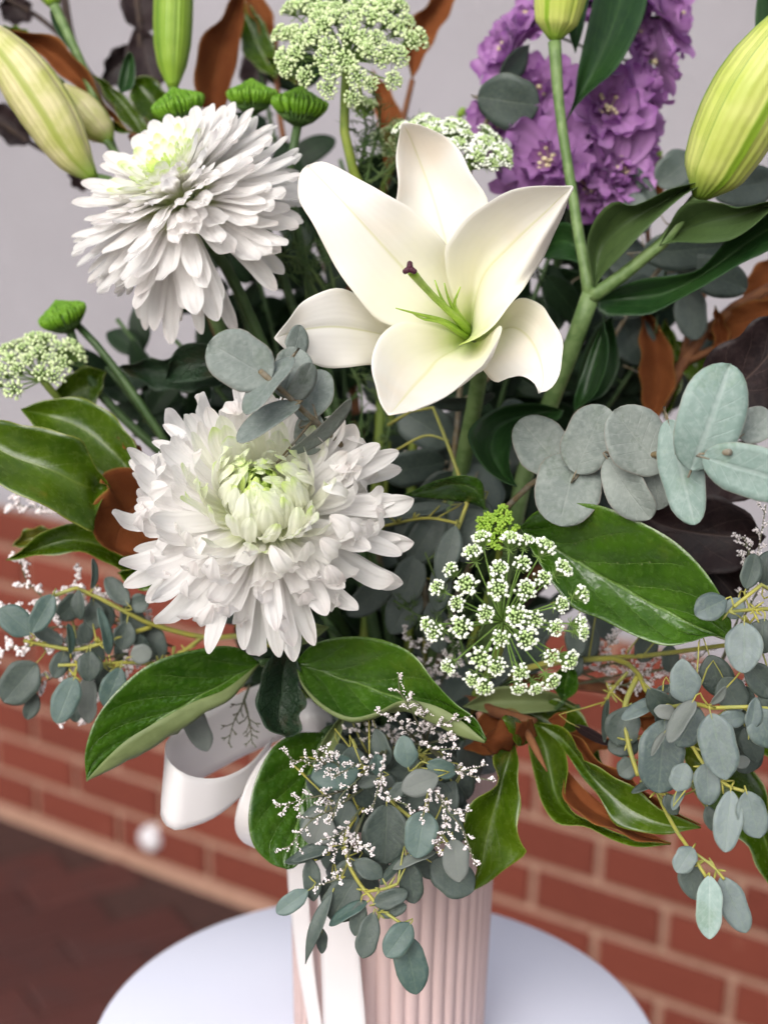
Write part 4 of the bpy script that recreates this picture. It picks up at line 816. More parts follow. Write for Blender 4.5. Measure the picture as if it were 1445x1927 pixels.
d2 = thing('plum_leaf_branch', 'blurred dark plum leaves on tall twigs at the top left corner', 'leaves', W(300, 400, 960), 'dark plum leaf branches')
for a in ([(270, 70, 980), (238, -60, 980), [(232, 30, 976), (228, -10, 976)], [(300, 40, 976), (290, -20, 976)]], [(260, 40, 980), (300, 165, 970), [(235, 100, 976), (250, 150, 972)], [(310, 90, 976), (318, 140, 972)]], [(262, 90, 985), (192, 150, 985), [(225, 85, 982), (200, 110, 982)], [(250, 140, 985), (215, 165, 985)]],
          [(10, -10, 970), (60, 40, 970), [(0, 20, 970), (20, 45, 970)], [(40, -10, 970), (60, 10, 970)]], [(-30, 200, 960), (62, 268, 960), [(-10, 245, 960), (25, 275, 960)], [(10, 195, 960), (45, 225, 960)]], [(150, 300, 960), (160, 360, 960), [(130, 320, 960), (138, 350, 960)], [(170, 320, 960), (172, 345, 960)]],
          [(480, 180, 1000), (520, 70, 1000), [(450, 140, 1000), (470, 90, 1000)], [(510, 150, 1000), (530, 110, 1000)]]):
    LV(d2, DM, a[0], a[1], a[2], a[3], md=5, **DK)
tubes(d2, 'darktwig', [([into_vase(29), W(640, 1100, 950), W(480, 700, 975), W(340, 400, 985), W(270, 200, 985), W(265, 60, 982), W(250, -60, 980)], [.0036, .0022]), ([(300, 290, 985), (190, 170, 985), (140, 90, 985), (115, -40, 985)], [.003, .003]), ([(340, 400, 985), (200, 340, 970), (60, 270, 965), (-40, 200, 960)], [.002, .0014]), ([(140, 90, 985), (70, 30, 975), (-20, -20, 970)], [.0018, .0014]), ([(340, 400, 985), (420, 280, 1000), (482, 180, 1000)], [.0018, .0014])], 'twig')
# ================================================================ EUCALYPTUS
def branch(name, label, cat, loc, group, twigs, leaves, tw_mat, mats, r=.0010, pet=.00042, shape='oval', bend=None, own=.45, buds=0, maxl=.035, n=8):
    """twigs: pixel polylines; leaves: (cx, cy, d, a, b, ang[, pitch, roll[, mat key]])"""
    t = thing(name, label, cat, loc, group); polys, mb = [], MB()
    for P, rr in twigs:
        wp = crs([p if isinstance(p, Vector) else W(*p) for p in P], 22); polys.append(wp); mb.tube(wp, [lerp_list(rr, i/21) for i in range(22)] if isinstance(rr, (list, tuple)) else rr, n)
    for L in leaves:
        cx, cy, d, a, b, ang = L[:6]; pitch = L[6] if len(L) > 6 else rnd.uniform(-22, 22); roll = L[7] if len(L) > 7 else rnd.uniform(-25, 25)
        mm = L[8] if len(L) > 8 else mats
        if isinstance(mm, str): mm = [mm, mm]
        o, base, T = dleaf(t, mm, cx, cy, d, a, b, ang, pitch, roll, cup=rnd.uniform(.05, .28), curl=rnd.uniform(-.02, .18), shape=shape if len(L) < 10 else L[9])
        petiole(mb, polys, base, T, pet, own=own, maxl=maxl)
    for k in range(buds):
        P = rnd.choice(polys[(1 if len(polys) > 1 else 0):]); q = P[rnd.randrange(8, 22)]
        for j in range(rnd.randrange(2, 5)):
            dv = camdir(rnd.uniform(0, 360), rnd.uniform(-30, 60)); L_ = rnd.uniform(.003, .007)
            mb.tube([q, q+dv*L_*.6, q+dv*L_], [.0004, .0006, .0003], 5)
    mb.build('twig', tw_mat, t); return t
E, EP = ['euc', 'euc'], ['eucpale', 'eucpale']
branch('silver_eucalyptus', 'silver eucalyptus branch with round leaves reaching right and toward the viewer', 'eucalyptus', W(1000, 880, 760), 'silver eucalyptus branches',
  [([into_vase(31), W(850, 1150, 830), W(950, 960, 775), (1050, 880, 745), (1125, 866, 722), (1225, 856, 694), (1300, 852, 670), (1358, 851, 648), (1372, 851, 640)], [.0022, .0016, .0015])],
  [(1108, 827, 716, 68, 50, 68, 10, -12, E), (1069, 918, 722, 72, 63, 255, 15, 5, E), (1023, 842, 740, 70, 50, 130, -10, 10, E), (1201, 830, 690, 74, 58, 130, 10, 14, E), (1180, 921, 700, 70, 38, 305, 5, 15, E), (1231, 905, 704, 56, 38, 280, -5, -10, E),
   (1281, 888, 676, 102, 40, 283, 8, 14, EP), (1337, 787, 655, 104, 62, 72, 12, 8, EP), (1415, 888, 640, 92, 50, -18, 18, 10, EP), (1422, 800, 668, 40, 34, 35, -10, 0, E), (1137, 885, 726, 18, 16, 250, 0, 0, E)], 'greytwig', E, shape='round', pet=.0006)
branch('silver_eucalyptus', 'silver eucalyptus tip with round leaves in front of the open chrysanthemum, below the lily', 'eucalyptus', W(640, 850, 740), 'silver eucalyptus branches',
  [([into_vase(34), W(720, 1100, 860), W(690, 930, 790), (640, 835, 716), (600, 800, 696), (545, 748, 676), (490, 698, 662)], [.0022, .0015, .0013])],
  [(452, 679, 664, 67, 55, 150, 5, 5, E), (505, 722, 664, 70, 22, 235, 25, 50, E), (503, 791, 672, 68, 22, 213, 10, 48, E), (548, 700, 686, 50, 40, 75, -10, 10, E), (590, 742, 700, 52, 36, 65, -10, -10, E), (606, 808, 688, 78, 14, 41, 5, 62, E), (570, 720, 678, 40, 22, 62, 10, 45, E), (582, 815, 702, 42, 30, 265, -10, 0, E), (555, 655, 690, 45, 22, 75, 0, 30, E)], 'greytwig', E, shape='round', pet=.0006)
branch('silver_eucalyptus', 'single silver eucalyptus tip in front of the purple delphinium', 'eucalyptus', W(905, 280, 850), 'silver eucalyptus branches',
  [([into_vase(37), W(800, 1000, 890), W(830, 600, 890), (880, 340, 866), (912, 240, 850), (926, 196, 845)], [.002, .0014, .0013])],
  [(955, 190, 838, 58, 50, -10, 10, 8, ['gumdark', 'gumback'], 'round'), (970, 118, 850, 46, 22, 50, -5, 35, ['gumdark', 'gumback'], 'lance')], 'greytwig', E, pet=.0006)
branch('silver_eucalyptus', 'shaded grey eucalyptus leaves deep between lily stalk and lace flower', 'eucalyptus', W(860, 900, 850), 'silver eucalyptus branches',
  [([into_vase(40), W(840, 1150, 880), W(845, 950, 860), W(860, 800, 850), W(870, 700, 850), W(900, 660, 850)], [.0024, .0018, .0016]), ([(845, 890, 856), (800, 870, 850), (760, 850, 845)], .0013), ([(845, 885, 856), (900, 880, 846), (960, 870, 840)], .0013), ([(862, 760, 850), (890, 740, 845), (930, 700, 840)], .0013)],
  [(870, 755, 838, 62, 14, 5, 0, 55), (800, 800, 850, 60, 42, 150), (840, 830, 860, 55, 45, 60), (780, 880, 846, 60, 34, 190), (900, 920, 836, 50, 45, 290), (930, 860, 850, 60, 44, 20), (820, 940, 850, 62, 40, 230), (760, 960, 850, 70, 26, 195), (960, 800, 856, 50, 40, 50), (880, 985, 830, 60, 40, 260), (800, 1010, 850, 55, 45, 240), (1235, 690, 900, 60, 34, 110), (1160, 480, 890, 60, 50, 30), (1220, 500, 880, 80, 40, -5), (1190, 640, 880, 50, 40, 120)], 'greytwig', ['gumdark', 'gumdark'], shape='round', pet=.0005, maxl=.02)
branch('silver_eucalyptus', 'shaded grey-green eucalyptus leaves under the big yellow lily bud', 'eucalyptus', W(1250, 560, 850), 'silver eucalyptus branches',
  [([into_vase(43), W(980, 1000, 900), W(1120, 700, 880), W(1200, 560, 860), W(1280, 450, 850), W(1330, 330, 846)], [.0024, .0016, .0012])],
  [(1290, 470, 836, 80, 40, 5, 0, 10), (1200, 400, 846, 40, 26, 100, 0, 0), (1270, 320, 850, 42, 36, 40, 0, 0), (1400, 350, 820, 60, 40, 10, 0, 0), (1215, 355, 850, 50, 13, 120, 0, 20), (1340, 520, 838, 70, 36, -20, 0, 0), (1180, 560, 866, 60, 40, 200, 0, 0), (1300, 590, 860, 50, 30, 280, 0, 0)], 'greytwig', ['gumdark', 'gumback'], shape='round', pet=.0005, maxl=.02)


import random as _r
def extra(cx, cy, rx, ry, d, n, seed, mats, size=(30, 44)):
    g = _r.Random(seed); out = []
    for k in range(n):
        a = g.uniform(0, 6.28); r = g.uniform(.1, 1)**.5; x, y = cx+rx*r*math.cos(a), cy+ry*r*math.sin(a); s_ = g.uniform(*size)
        out.append((x, y, d+g.uniform(-15, 25), s_, s_*g.uniform(.45, .72), g.uniform(215, 325), g.uniform(-25, 25), g.uniform(-35, 35), mats))
    return out
# gum branches with yellow twigs and small oval leaves
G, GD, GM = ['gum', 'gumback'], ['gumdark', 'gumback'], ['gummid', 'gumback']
branch('gum_branch', 'gum branch at the right edge with oval blue-green leaves beside the big glossy leaf', 'eucalyptus', W(1480, 1120, 700), 'gum branches with yellow twigs',
  [([into_vase(46), W(950, 1280, 830), W(1250, 1230, 770), W(1440, 1200, 720), W(1490, 1150, 690), (1440, 1100, 676), (1395, 1128, 672), (1380, 1142, 670)], [.002, .0014, .0009]), ([(1490, 1150, 690), (1440, 1146, 680), (1370, 1151, 672)], [.0011, .0008]), ([(1440, 1200, 720), (1420, 1190, 690), (1400, 1160, 676)], [.001, .0008])],
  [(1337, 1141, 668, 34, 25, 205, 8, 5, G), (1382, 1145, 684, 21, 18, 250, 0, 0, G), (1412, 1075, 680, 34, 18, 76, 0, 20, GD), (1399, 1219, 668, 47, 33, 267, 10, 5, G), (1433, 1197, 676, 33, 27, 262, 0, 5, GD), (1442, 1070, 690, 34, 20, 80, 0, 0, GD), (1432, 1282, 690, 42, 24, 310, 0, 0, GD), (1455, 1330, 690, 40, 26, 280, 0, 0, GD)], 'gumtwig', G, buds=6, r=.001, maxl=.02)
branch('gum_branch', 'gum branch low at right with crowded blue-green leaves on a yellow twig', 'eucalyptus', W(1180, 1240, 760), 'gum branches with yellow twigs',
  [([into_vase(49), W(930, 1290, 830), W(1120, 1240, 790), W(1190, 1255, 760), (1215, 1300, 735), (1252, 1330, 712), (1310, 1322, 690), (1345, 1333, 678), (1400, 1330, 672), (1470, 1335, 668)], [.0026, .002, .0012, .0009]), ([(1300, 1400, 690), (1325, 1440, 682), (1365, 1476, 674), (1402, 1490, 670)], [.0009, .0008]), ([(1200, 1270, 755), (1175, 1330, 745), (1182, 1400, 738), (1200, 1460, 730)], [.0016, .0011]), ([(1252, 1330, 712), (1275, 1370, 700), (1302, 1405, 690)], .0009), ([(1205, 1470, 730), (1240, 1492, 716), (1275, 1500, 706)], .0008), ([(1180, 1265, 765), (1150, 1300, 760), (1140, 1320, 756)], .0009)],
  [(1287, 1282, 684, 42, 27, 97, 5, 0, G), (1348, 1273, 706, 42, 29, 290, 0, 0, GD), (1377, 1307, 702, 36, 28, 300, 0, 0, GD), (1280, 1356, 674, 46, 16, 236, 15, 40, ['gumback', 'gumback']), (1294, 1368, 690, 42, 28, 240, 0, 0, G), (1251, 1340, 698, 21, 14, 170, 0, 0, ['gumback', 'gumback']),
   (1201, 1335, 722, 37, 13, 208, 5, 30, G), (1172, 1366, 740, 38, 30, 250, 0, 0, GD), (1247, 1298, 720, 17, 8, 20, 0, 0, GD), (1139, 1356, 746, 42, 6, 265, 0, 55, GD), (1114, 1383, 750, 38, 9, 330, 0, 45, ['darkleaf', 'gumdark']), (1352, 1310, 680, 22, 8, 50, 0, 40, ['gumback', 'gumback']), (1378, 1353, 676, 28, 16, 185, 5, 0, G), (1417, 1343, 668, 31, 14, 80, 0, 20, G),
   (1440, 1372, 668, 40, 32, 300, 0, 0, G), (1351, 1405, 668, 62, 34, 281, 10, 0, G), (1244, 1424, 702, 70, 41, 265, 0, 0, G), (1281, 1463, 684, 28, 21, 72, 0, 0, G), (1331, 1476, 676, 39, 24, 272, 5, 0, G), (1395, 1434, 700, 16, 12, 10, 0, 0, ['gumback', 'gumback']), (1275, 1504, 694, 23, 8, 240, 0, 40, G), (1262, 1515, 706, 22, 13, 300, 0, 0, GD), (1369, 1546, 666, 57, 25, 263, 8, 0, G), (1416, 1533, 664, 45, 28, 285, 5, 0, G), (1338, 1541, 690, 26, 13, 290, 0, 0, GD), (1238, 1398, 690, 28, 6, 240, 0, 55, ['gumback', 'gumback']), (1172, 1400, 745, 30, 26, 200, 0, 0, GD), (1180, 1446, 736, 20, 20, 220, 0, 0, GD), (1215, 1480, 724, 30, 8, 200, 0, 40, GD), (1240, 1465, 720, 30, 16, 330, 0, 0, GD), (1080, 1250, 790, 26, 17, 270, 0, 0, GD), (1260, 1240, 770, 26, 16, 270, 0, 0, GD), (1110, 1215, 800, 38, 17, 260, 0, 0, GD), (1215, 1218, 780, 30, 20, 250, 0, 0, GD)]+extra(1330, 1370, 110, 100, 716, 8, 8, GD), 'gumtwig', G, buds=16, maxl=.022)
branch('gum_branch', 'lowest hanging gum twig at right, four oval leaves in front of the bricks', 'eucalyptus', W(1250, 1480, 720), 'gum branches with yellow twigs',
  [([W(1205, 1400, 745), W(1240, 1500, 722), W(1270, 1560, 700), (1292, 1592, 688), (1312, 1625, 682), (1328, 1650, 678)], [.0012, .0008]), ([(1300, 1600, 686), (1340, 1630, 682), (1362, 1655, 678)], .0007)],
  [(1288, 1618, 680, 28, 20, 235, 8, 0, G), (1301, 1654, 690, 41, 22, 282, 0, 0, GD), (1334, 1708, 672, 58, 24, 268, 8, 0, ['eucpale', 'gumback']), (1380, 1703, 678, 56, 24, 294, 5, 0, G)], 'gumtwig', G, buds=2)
branch('gum_branch', 'gum branch hanging in front of the vase with shade-toned blue-green leaves and yellow twigs', 'eucalyptus', W(720, 1430, 780), 'gum branches with yellow twigs',
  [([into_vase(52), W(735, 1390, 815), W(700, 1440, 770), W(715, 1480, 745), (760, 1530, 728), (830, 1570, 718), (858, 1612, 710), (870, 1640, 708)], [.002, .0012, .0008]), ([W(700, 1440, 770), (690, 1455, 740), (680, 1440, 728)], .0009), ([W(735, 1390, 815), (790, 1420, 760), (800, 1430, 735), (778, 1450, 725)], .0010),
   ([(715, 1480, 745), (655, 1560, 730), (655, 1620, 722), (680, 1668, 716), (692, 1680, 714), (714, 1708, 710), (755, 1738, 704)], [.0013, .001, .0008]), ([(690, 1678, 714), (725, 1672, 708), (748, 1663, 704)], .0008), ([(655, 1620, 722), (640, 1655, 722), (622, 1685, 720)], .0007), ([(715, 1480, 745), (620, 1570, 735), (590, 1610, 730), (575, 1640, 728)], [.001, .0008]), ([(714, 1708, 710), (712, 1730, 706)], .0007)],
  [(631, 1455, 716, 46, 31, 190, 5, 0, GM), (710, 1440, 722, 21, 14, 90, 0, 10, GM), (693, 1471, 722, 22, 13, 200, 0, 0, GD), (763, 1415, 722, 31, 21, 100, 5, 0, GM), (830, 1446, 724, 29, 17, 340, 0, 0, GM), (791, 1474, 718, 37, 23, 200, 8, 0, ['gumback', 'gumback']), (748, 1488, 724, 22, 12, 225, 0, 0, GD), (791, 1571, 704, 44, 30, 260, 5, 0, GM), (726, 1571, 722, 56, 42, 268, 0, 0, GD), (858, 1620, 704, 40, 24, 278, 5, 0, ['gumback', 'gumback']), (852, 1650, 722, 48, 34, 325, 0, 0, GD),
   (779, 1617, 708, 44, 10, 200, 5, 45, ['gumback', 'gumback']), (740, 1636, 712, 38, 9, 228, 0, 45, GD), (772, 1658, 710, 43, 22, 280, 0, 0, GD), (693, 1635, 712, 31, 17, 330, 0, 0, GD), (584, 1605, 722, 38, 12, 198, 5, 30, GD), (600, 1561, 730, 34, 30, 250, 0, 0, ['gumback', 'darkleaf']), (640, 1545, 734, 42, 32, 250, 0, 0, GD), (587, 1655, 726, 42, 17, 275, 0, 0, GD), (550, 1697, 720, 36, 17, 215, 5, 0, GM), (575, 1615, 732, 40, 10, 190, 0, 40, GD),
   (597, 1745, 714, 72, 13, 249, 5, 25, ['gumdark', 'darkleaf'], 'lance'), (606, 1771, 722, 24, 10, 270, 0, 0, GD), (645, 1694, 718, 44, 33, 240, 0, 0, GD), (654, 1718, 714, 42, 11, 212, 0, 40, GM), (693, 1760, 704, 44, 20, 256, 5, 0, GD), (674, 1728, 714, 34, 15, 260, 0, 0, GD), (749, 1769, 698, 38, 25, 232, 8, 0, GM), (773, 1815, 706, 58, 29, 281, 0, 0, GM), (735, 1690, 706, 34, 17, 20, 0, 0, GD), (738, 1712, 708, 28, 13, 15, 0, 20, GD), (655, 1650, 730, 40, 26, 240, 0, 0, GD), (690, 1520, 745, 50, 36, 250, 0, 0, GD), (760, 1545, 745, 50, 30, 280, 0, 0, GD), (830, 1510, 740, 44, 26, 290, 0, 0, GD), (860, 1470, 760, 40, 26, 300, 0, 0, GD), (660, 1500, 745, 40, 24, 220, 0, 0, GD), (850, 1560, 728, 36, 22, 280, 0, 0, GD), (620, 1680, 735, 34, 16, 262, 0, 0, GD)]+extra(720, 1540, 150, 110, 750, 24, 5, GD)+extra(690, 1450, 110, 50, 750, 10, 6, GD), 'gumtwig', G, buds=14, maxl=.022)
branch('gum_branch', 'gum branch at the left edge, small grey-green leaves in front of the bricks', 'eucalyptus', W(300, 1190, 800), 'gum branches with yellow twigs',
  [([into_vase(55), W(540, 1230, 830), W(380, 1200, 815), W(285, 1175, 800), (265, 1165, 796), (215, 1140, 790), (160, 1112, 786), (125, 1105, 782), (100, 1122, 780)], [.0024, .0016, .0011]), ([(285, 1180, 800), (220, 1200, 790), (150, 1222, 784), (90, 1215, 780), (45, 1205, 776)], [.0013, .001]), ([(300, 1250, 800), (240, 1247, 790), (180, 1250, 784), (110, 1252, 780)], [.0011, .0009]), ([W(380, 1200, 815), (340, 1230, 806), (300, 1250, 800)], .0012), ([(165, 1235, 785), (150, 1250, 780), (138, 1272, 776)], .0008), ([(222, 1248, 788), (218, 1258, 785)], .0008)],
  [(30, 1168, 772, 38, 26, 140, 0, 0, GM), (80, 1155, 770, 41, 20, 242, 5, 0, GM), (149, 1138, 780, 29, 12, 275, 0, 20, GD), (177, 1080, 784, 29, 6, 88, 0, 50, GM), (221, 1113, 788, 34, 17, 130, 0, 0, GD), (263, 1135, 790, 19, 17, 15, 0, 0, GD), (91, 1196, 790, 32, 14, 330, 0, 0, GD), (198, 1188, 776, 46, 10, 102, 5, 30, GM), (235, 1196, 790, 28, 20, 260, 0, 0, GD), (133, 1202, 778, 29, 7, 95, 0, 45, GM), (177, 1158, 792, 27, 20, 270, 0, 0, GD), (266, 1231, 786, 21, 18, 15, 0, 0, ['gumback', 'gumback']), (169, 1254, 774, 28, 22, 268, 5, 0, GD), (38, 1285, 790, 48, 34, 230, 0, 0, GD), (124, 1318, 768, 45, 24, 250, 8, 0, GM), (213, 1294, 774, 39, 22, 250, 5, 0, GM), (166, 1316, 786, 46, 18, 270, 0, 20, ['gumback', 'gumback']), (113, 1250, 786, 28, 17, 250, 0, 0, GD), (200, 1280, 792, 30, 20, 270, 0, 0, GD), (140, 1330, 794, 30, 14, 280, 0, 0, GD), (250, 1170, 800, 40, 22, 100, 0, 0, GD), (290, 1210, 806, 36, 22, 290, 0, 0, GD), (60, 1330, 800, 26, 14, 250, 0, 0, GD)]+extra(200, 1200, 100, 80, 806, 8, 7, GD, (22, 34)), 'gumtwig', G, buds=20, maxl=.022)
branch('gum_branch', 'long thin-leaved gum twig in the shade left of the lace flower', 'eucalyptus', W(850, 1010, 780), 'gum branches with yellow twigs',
  [([into_vase(58), W(800, 1200, 850), W(830, 1080, 800), (858, 1005, 770), (868, 970, 766), (876, 935, 766), (820, 780, 790), (800, 760, 792), (730, 800, 800)], [.0016, .0012, .0009]), ([(864, 985, 768), (800, 975, 780), (720, 990, 790)], [.0008, .0007]), ([(845, 830, 785), (800, 820, 790), (740, 850, 796)], .0007)],
  [(842, 1045, 758, 58, 22, 255, 5, 0, GD), (890, 1000, 772, 62, 32, 250, 0, 0, GD), (800, 1010, 790, 60, 30, 240, 0, 0, GD), (790, 960, 786, 58, 13, 190, 0, 30, GD), (830, 1100, 775, 50, 20, 262, 0, 0, GD), (770, 1090, 790, 50, 30, 250, 0, 0, GD), (760, 1150, 800, 50, 30, 240, 0, 0, GD), (700, 1120, 810, 60, 26, 220, 0, 0, GD), (1085, 1200, 780, 40, 20, 265, 0, 0, GD), (820, 1180, 800, 50, 24, 280, 0, 0, GD)], 'gumtwig', G, maxl=.02, buds=2)
gr = branch('grey_leaf_stem', 'grey-green leaf tip hanging over the inside of the ribbon loop', 'leaf', W(390, 1330, 800), None, [([into_vase(60), W(520, 1260, 830), W(400, 1300, 800), (368, 1335, 785)], [.0016, .001])], [(372, 1372, 772, 46, 22, 295, 0, 0, ['gumback', 'gumdark'])], 'twiggreen', G)

# ================================================================ LACE FLOWERS
def umb_mesh(seed, n, rad, dome, bud_r, mats, name='umbellet', pedl=.006, yg=False):
    q = random.Random(seed); mb = MB(); o = Vector((0, 0, -pedl))
    for i in range(n):
        rr = rad*math.sqrt((i+.5)/n)*q.uniform(.9, 1.08); a = i*2.39996+q.uniform(-.2, .2)
        p = Vector((rr*math.cos(a), rr*math.sin(a), dome*rad*(1-(rr/rad)**2)+q.uniform(-.0005, .0005)))
        dv = (p-o).normalized(); mb.tube([o, o.lerp(p, .55)+Vector((0, 0, -.0004)), p], [.00022, .0002, .00026], 3, 1, caps=False)
        r_ = bud_r*q.uniform(.8, 1.15)
        bi = 2 if i < n*.4 else 0
        if q.random() < .12:
            for k in range(3):
                b = dv.orthogonal().normalized(); b = Matrix.Rotation(k*2.094+a, 3, dv) @ b; mb.ico(p+b*r_*.5+dv*r_*.2, r_*.62, bi)
        else: mb.ico(p, r_*(.8 if bi else 1), bi, dv, 1.15)
    for k in range(7):
        a = k*.9+q.uniform(0, .4); e = Vector((math.cos(a), math.sin(a), -.15))*rad*q.uniform(.7, 1.1)+o*.8
        mb.tube([o, o.lerp(e, .6)+Vector((0, 0, -.0008)), e], [.0003, .00025, .00005], 3, 1, caps=False)
    return mesh(name, mb.v, mb.f, list(mats)+['budy' if 'budy' in mats else 'budi'], mb.uv, mb.mi)
def umbel(label, c, axis, R, n, H, depth, buds, umb_px, mats, stem_pts, seed, r_stem=.0026, bud_r=.00095, group='lace flowers', flat=.9, squash=None, drop=None, rings=None):
    q = random.Random(seed); px = c[2]/1000/FPX; C0 = W(*c); z = axis; x = (RIGHT-z*RIGHT.dot(z)).normalized(); y = z.cross(x); O = C0 - z*depth*px
    t = thing('lace_flower', label, 'flower', O, group)
    lib = [umb_mesh(seed*10+k, buds, umb_px*px, .45, bud_r, mats) for k in range(4)]
    for i in range(n):
        rho = math.sqrt((i+.5)/n); a = i*2.39996+q.uniform(-.25, .25)
        if rings:
            rho, a = rings[i]; rho = max(.02, rho+q.uniform(-.05, .05)); a += q.uniform(-.14, .14)
        rr = R*px*rho*q.uniform(.94, 1.06)
        sx = squash or (1, 1); loc = C0 + (x*math.cos(a)*sx[0]+y*math.sin(a)*sx[1])*rr + z*(H*px*(1-rho**2)) + z*q.uniform(-6, 6)*px
        if drop: loc += drop(rho, a)*px
        nn = (z*(1.15-.9*rho*flat) + (loc-O).normalized()*(.3+.9*rho)).normalized()
        m = MB(); mid = O.lerp(loc, .55)+(z*-.002 if rho > .6 else z*0); m.tube([O, mid, loc-nn*.0055], [.00055, .00045, .0004], 5, 0, sub=8); ry = m.build('ray', 'ray', t)
        u = obj('umbellet', lib[q.randrange(4)], t); u.location = loc-O
        sc_ = q.uniform(.82, 1.15)*(1.0 if rho < .8 else .95); u.rotation_euler = (nn.to_track_quat('Z', 'Y').to_matrix() @ Matrix.Rotation(q.uniform(0, 6.3), 3, 'Z')).to_euler(); u.scale = (sc_,)*3
    mb = MB(); mb.tube([O+z*.001]+[W(*p) if not isinstance(p, Vector) else p for p in stem_pts], [r_stem*.8, r_stem, r_stem*1.1], 9, sub=22); mb.build('stem', 'umbstem', t)
    return t
RG = [(.06, 0)]+[(.36, k*6.283/6) for k in range(6)]+[(.68, .3+k*6.283/12) for k in range(12)]+[(1.0, k*6.283/20) for k in range(20)]
umbel('lace flower low at right of centre, loose white-budded umbel facing the viewer', (956, 1162, 668), ax(.05, .15, .98), 144, 39, 30, 85, 34, 20.5, ['budw', 'ray'], [W(945, 1200, 750), W(900, 1300, 820), into_vase(62)], 21, bud_r=.00085, rings=RG)
umbel('large pale green lace flower at the top, on a thick ribbed stem above the lily', (650, 70, 800), ax(-.03, .42, .90), 140, 58, 34, 60, 34, 21, ['budg', 'ray'], [W(650, 150, 826), W(649, 220, 826), W(650, 275, 826), W(668, 330, 832), W(700, 420, 850), W(720, 700, 900), into_vase(64)], 22, r_stem=.0032, bud_r=.0010)
umbel('white-green lace flower tucked behind the top lily petal', (858, 268, 800), ax(.25, .72, .55), 122, 34, 14, 55, 32, 20, ['budw', 'ray'], [W(800, 420, 850), W(780, 700, 890), into_vase(66)], 23, squash=(1.0, .75), bud_r=.0010)
umbel('small lace flower at the left edge above the magnolia leaves', (62, 672, 815), ax(-.15, .70, .65), 92, 22, 14, 55, 22, 19, ['budg', 'ray'], [W(150, 800, 850), W(300, 1000, 880), into_vase(68)], 24, bud_r=.00105, drop=lambda r, a: Vector((0, 0, -40*max(0, r-.6))))
umbel('young compact yellow-green lace flower just above the white one at right', (936, 992, 728), ax(-.05, .35, .92), 42, 26, 14, 40, 9, 7, ['budy', 'ray'], [W(935, 1060, 790), W(870, 1250, 840), into_vase(70)], 25, r_stem=.0018, bud_r=.0010)
umbel('tiny side umbel hanging under the big pale green lace flower', (688, 198, 812), ax(.1, .8, .5), 22, 5, 6, 25, 18, 14, ['budg', 'ray'], [W(676, 160, 822), W(660, 100, 826)], 26, r_stem=.001, bud_r=.0009)
umbel('half-hidden lace flower between the green buttons and the top lily petal', (745, 265, 850), ax(-.1, .6, .7), 55, 12, 10, 40, 18, 18, ['budg', 'ray'], [W(720, 370, 870), W(740, 700, 910), into_vase(72)], 27, r_stem=.0018, bud_r=.0009)

# thread-like foliage of the lace flowers
def threads(label, roots, seed, n=26, L=(25, 60)):
    q = random.Random(seed); t = thing('thread_leaf_spray', label, 'foliage', W(*roots[0][0]), 'thread-leaved sprays')
    for P in roots:
        mb = MB(); pts = crs([W(*p) for p in P], 16); mb.tube(pts, [.0009]*8+[.0006]*8, 5)
        for k in range(n):
            i = q.randrange(2, 15); p = pts[i]; dv = camdir(q.uniform(0, 360), q.uniform(-40, 40)); l = q.uniform(*L)*P[0][2]/1000/FPX
            b = camdir(q.uniform(0, 360), q.uniform(-40, 40)); mid = p+dv*l*.5; e = p+(dv+b*.45)*l*.95; mb.tube([p, mid, e], [.00045, .0004, .0001], 4, 0, sub=6)
            for s_ in range(2):
                f0 = q.uniform(.3, .7); c_ = p.lerp(e, f0); d2_ = (dv+camdir(q.uniform(0, 360), q.uniform(-40, 40))*.9).normalized(); mb.tube([c_, c_+d2_*l*.25, c_+(d2_+b*.3)*l*.42], [.0004, .00035, .0001], 4)
        mb.build('frond', 'thread', t, kind='stuff')
    return t
threads('fine thread-like green foliage around the thick lace flower stem', [[(690, 345, 836), (700, 290, 830), (715, 230, 826), (700, 160, 826)], [(690, 345, 836), (740, 310, 828), (775, 250, 822)], [(670, 330, 836), (690, 260, 836), (680, 200, 836)]], 1, 24)
threads('thread-like foliage between the domed chrysanthemum and the lily', [[(640, 620, 830), (590, 540, 826), (560, 470, 824), (540, 410, 824)], [(620, 560, 826), (570, 490, 815), (510, 480, 812)], [(640, 600, 850), (620, 500, 850), (600, 420, 850)]], 2, 20)
threads('thread-like foliage left of the low lace flower', [[(880, 1250, 790), (850, 1160, 780), (820, 1090, 775), (800, 1040, 772)], [(900, 1200, 800), (960, 1060, 770), (985, 990, 760)], [(860, 1200, 790), (790, 1160, 790), (740, 1130, 790)]], 3, 22, (20, 48))
threads('thread-like foliage in the dark gap right of the silver eucalyptus tip', [[(690, 900, 860), (680, 820, 856), (680, 740, 850), (660, 690, 850)], [(720, 880, 860), (730, 800, 855), (700, 730, 850)]], 4, 20)
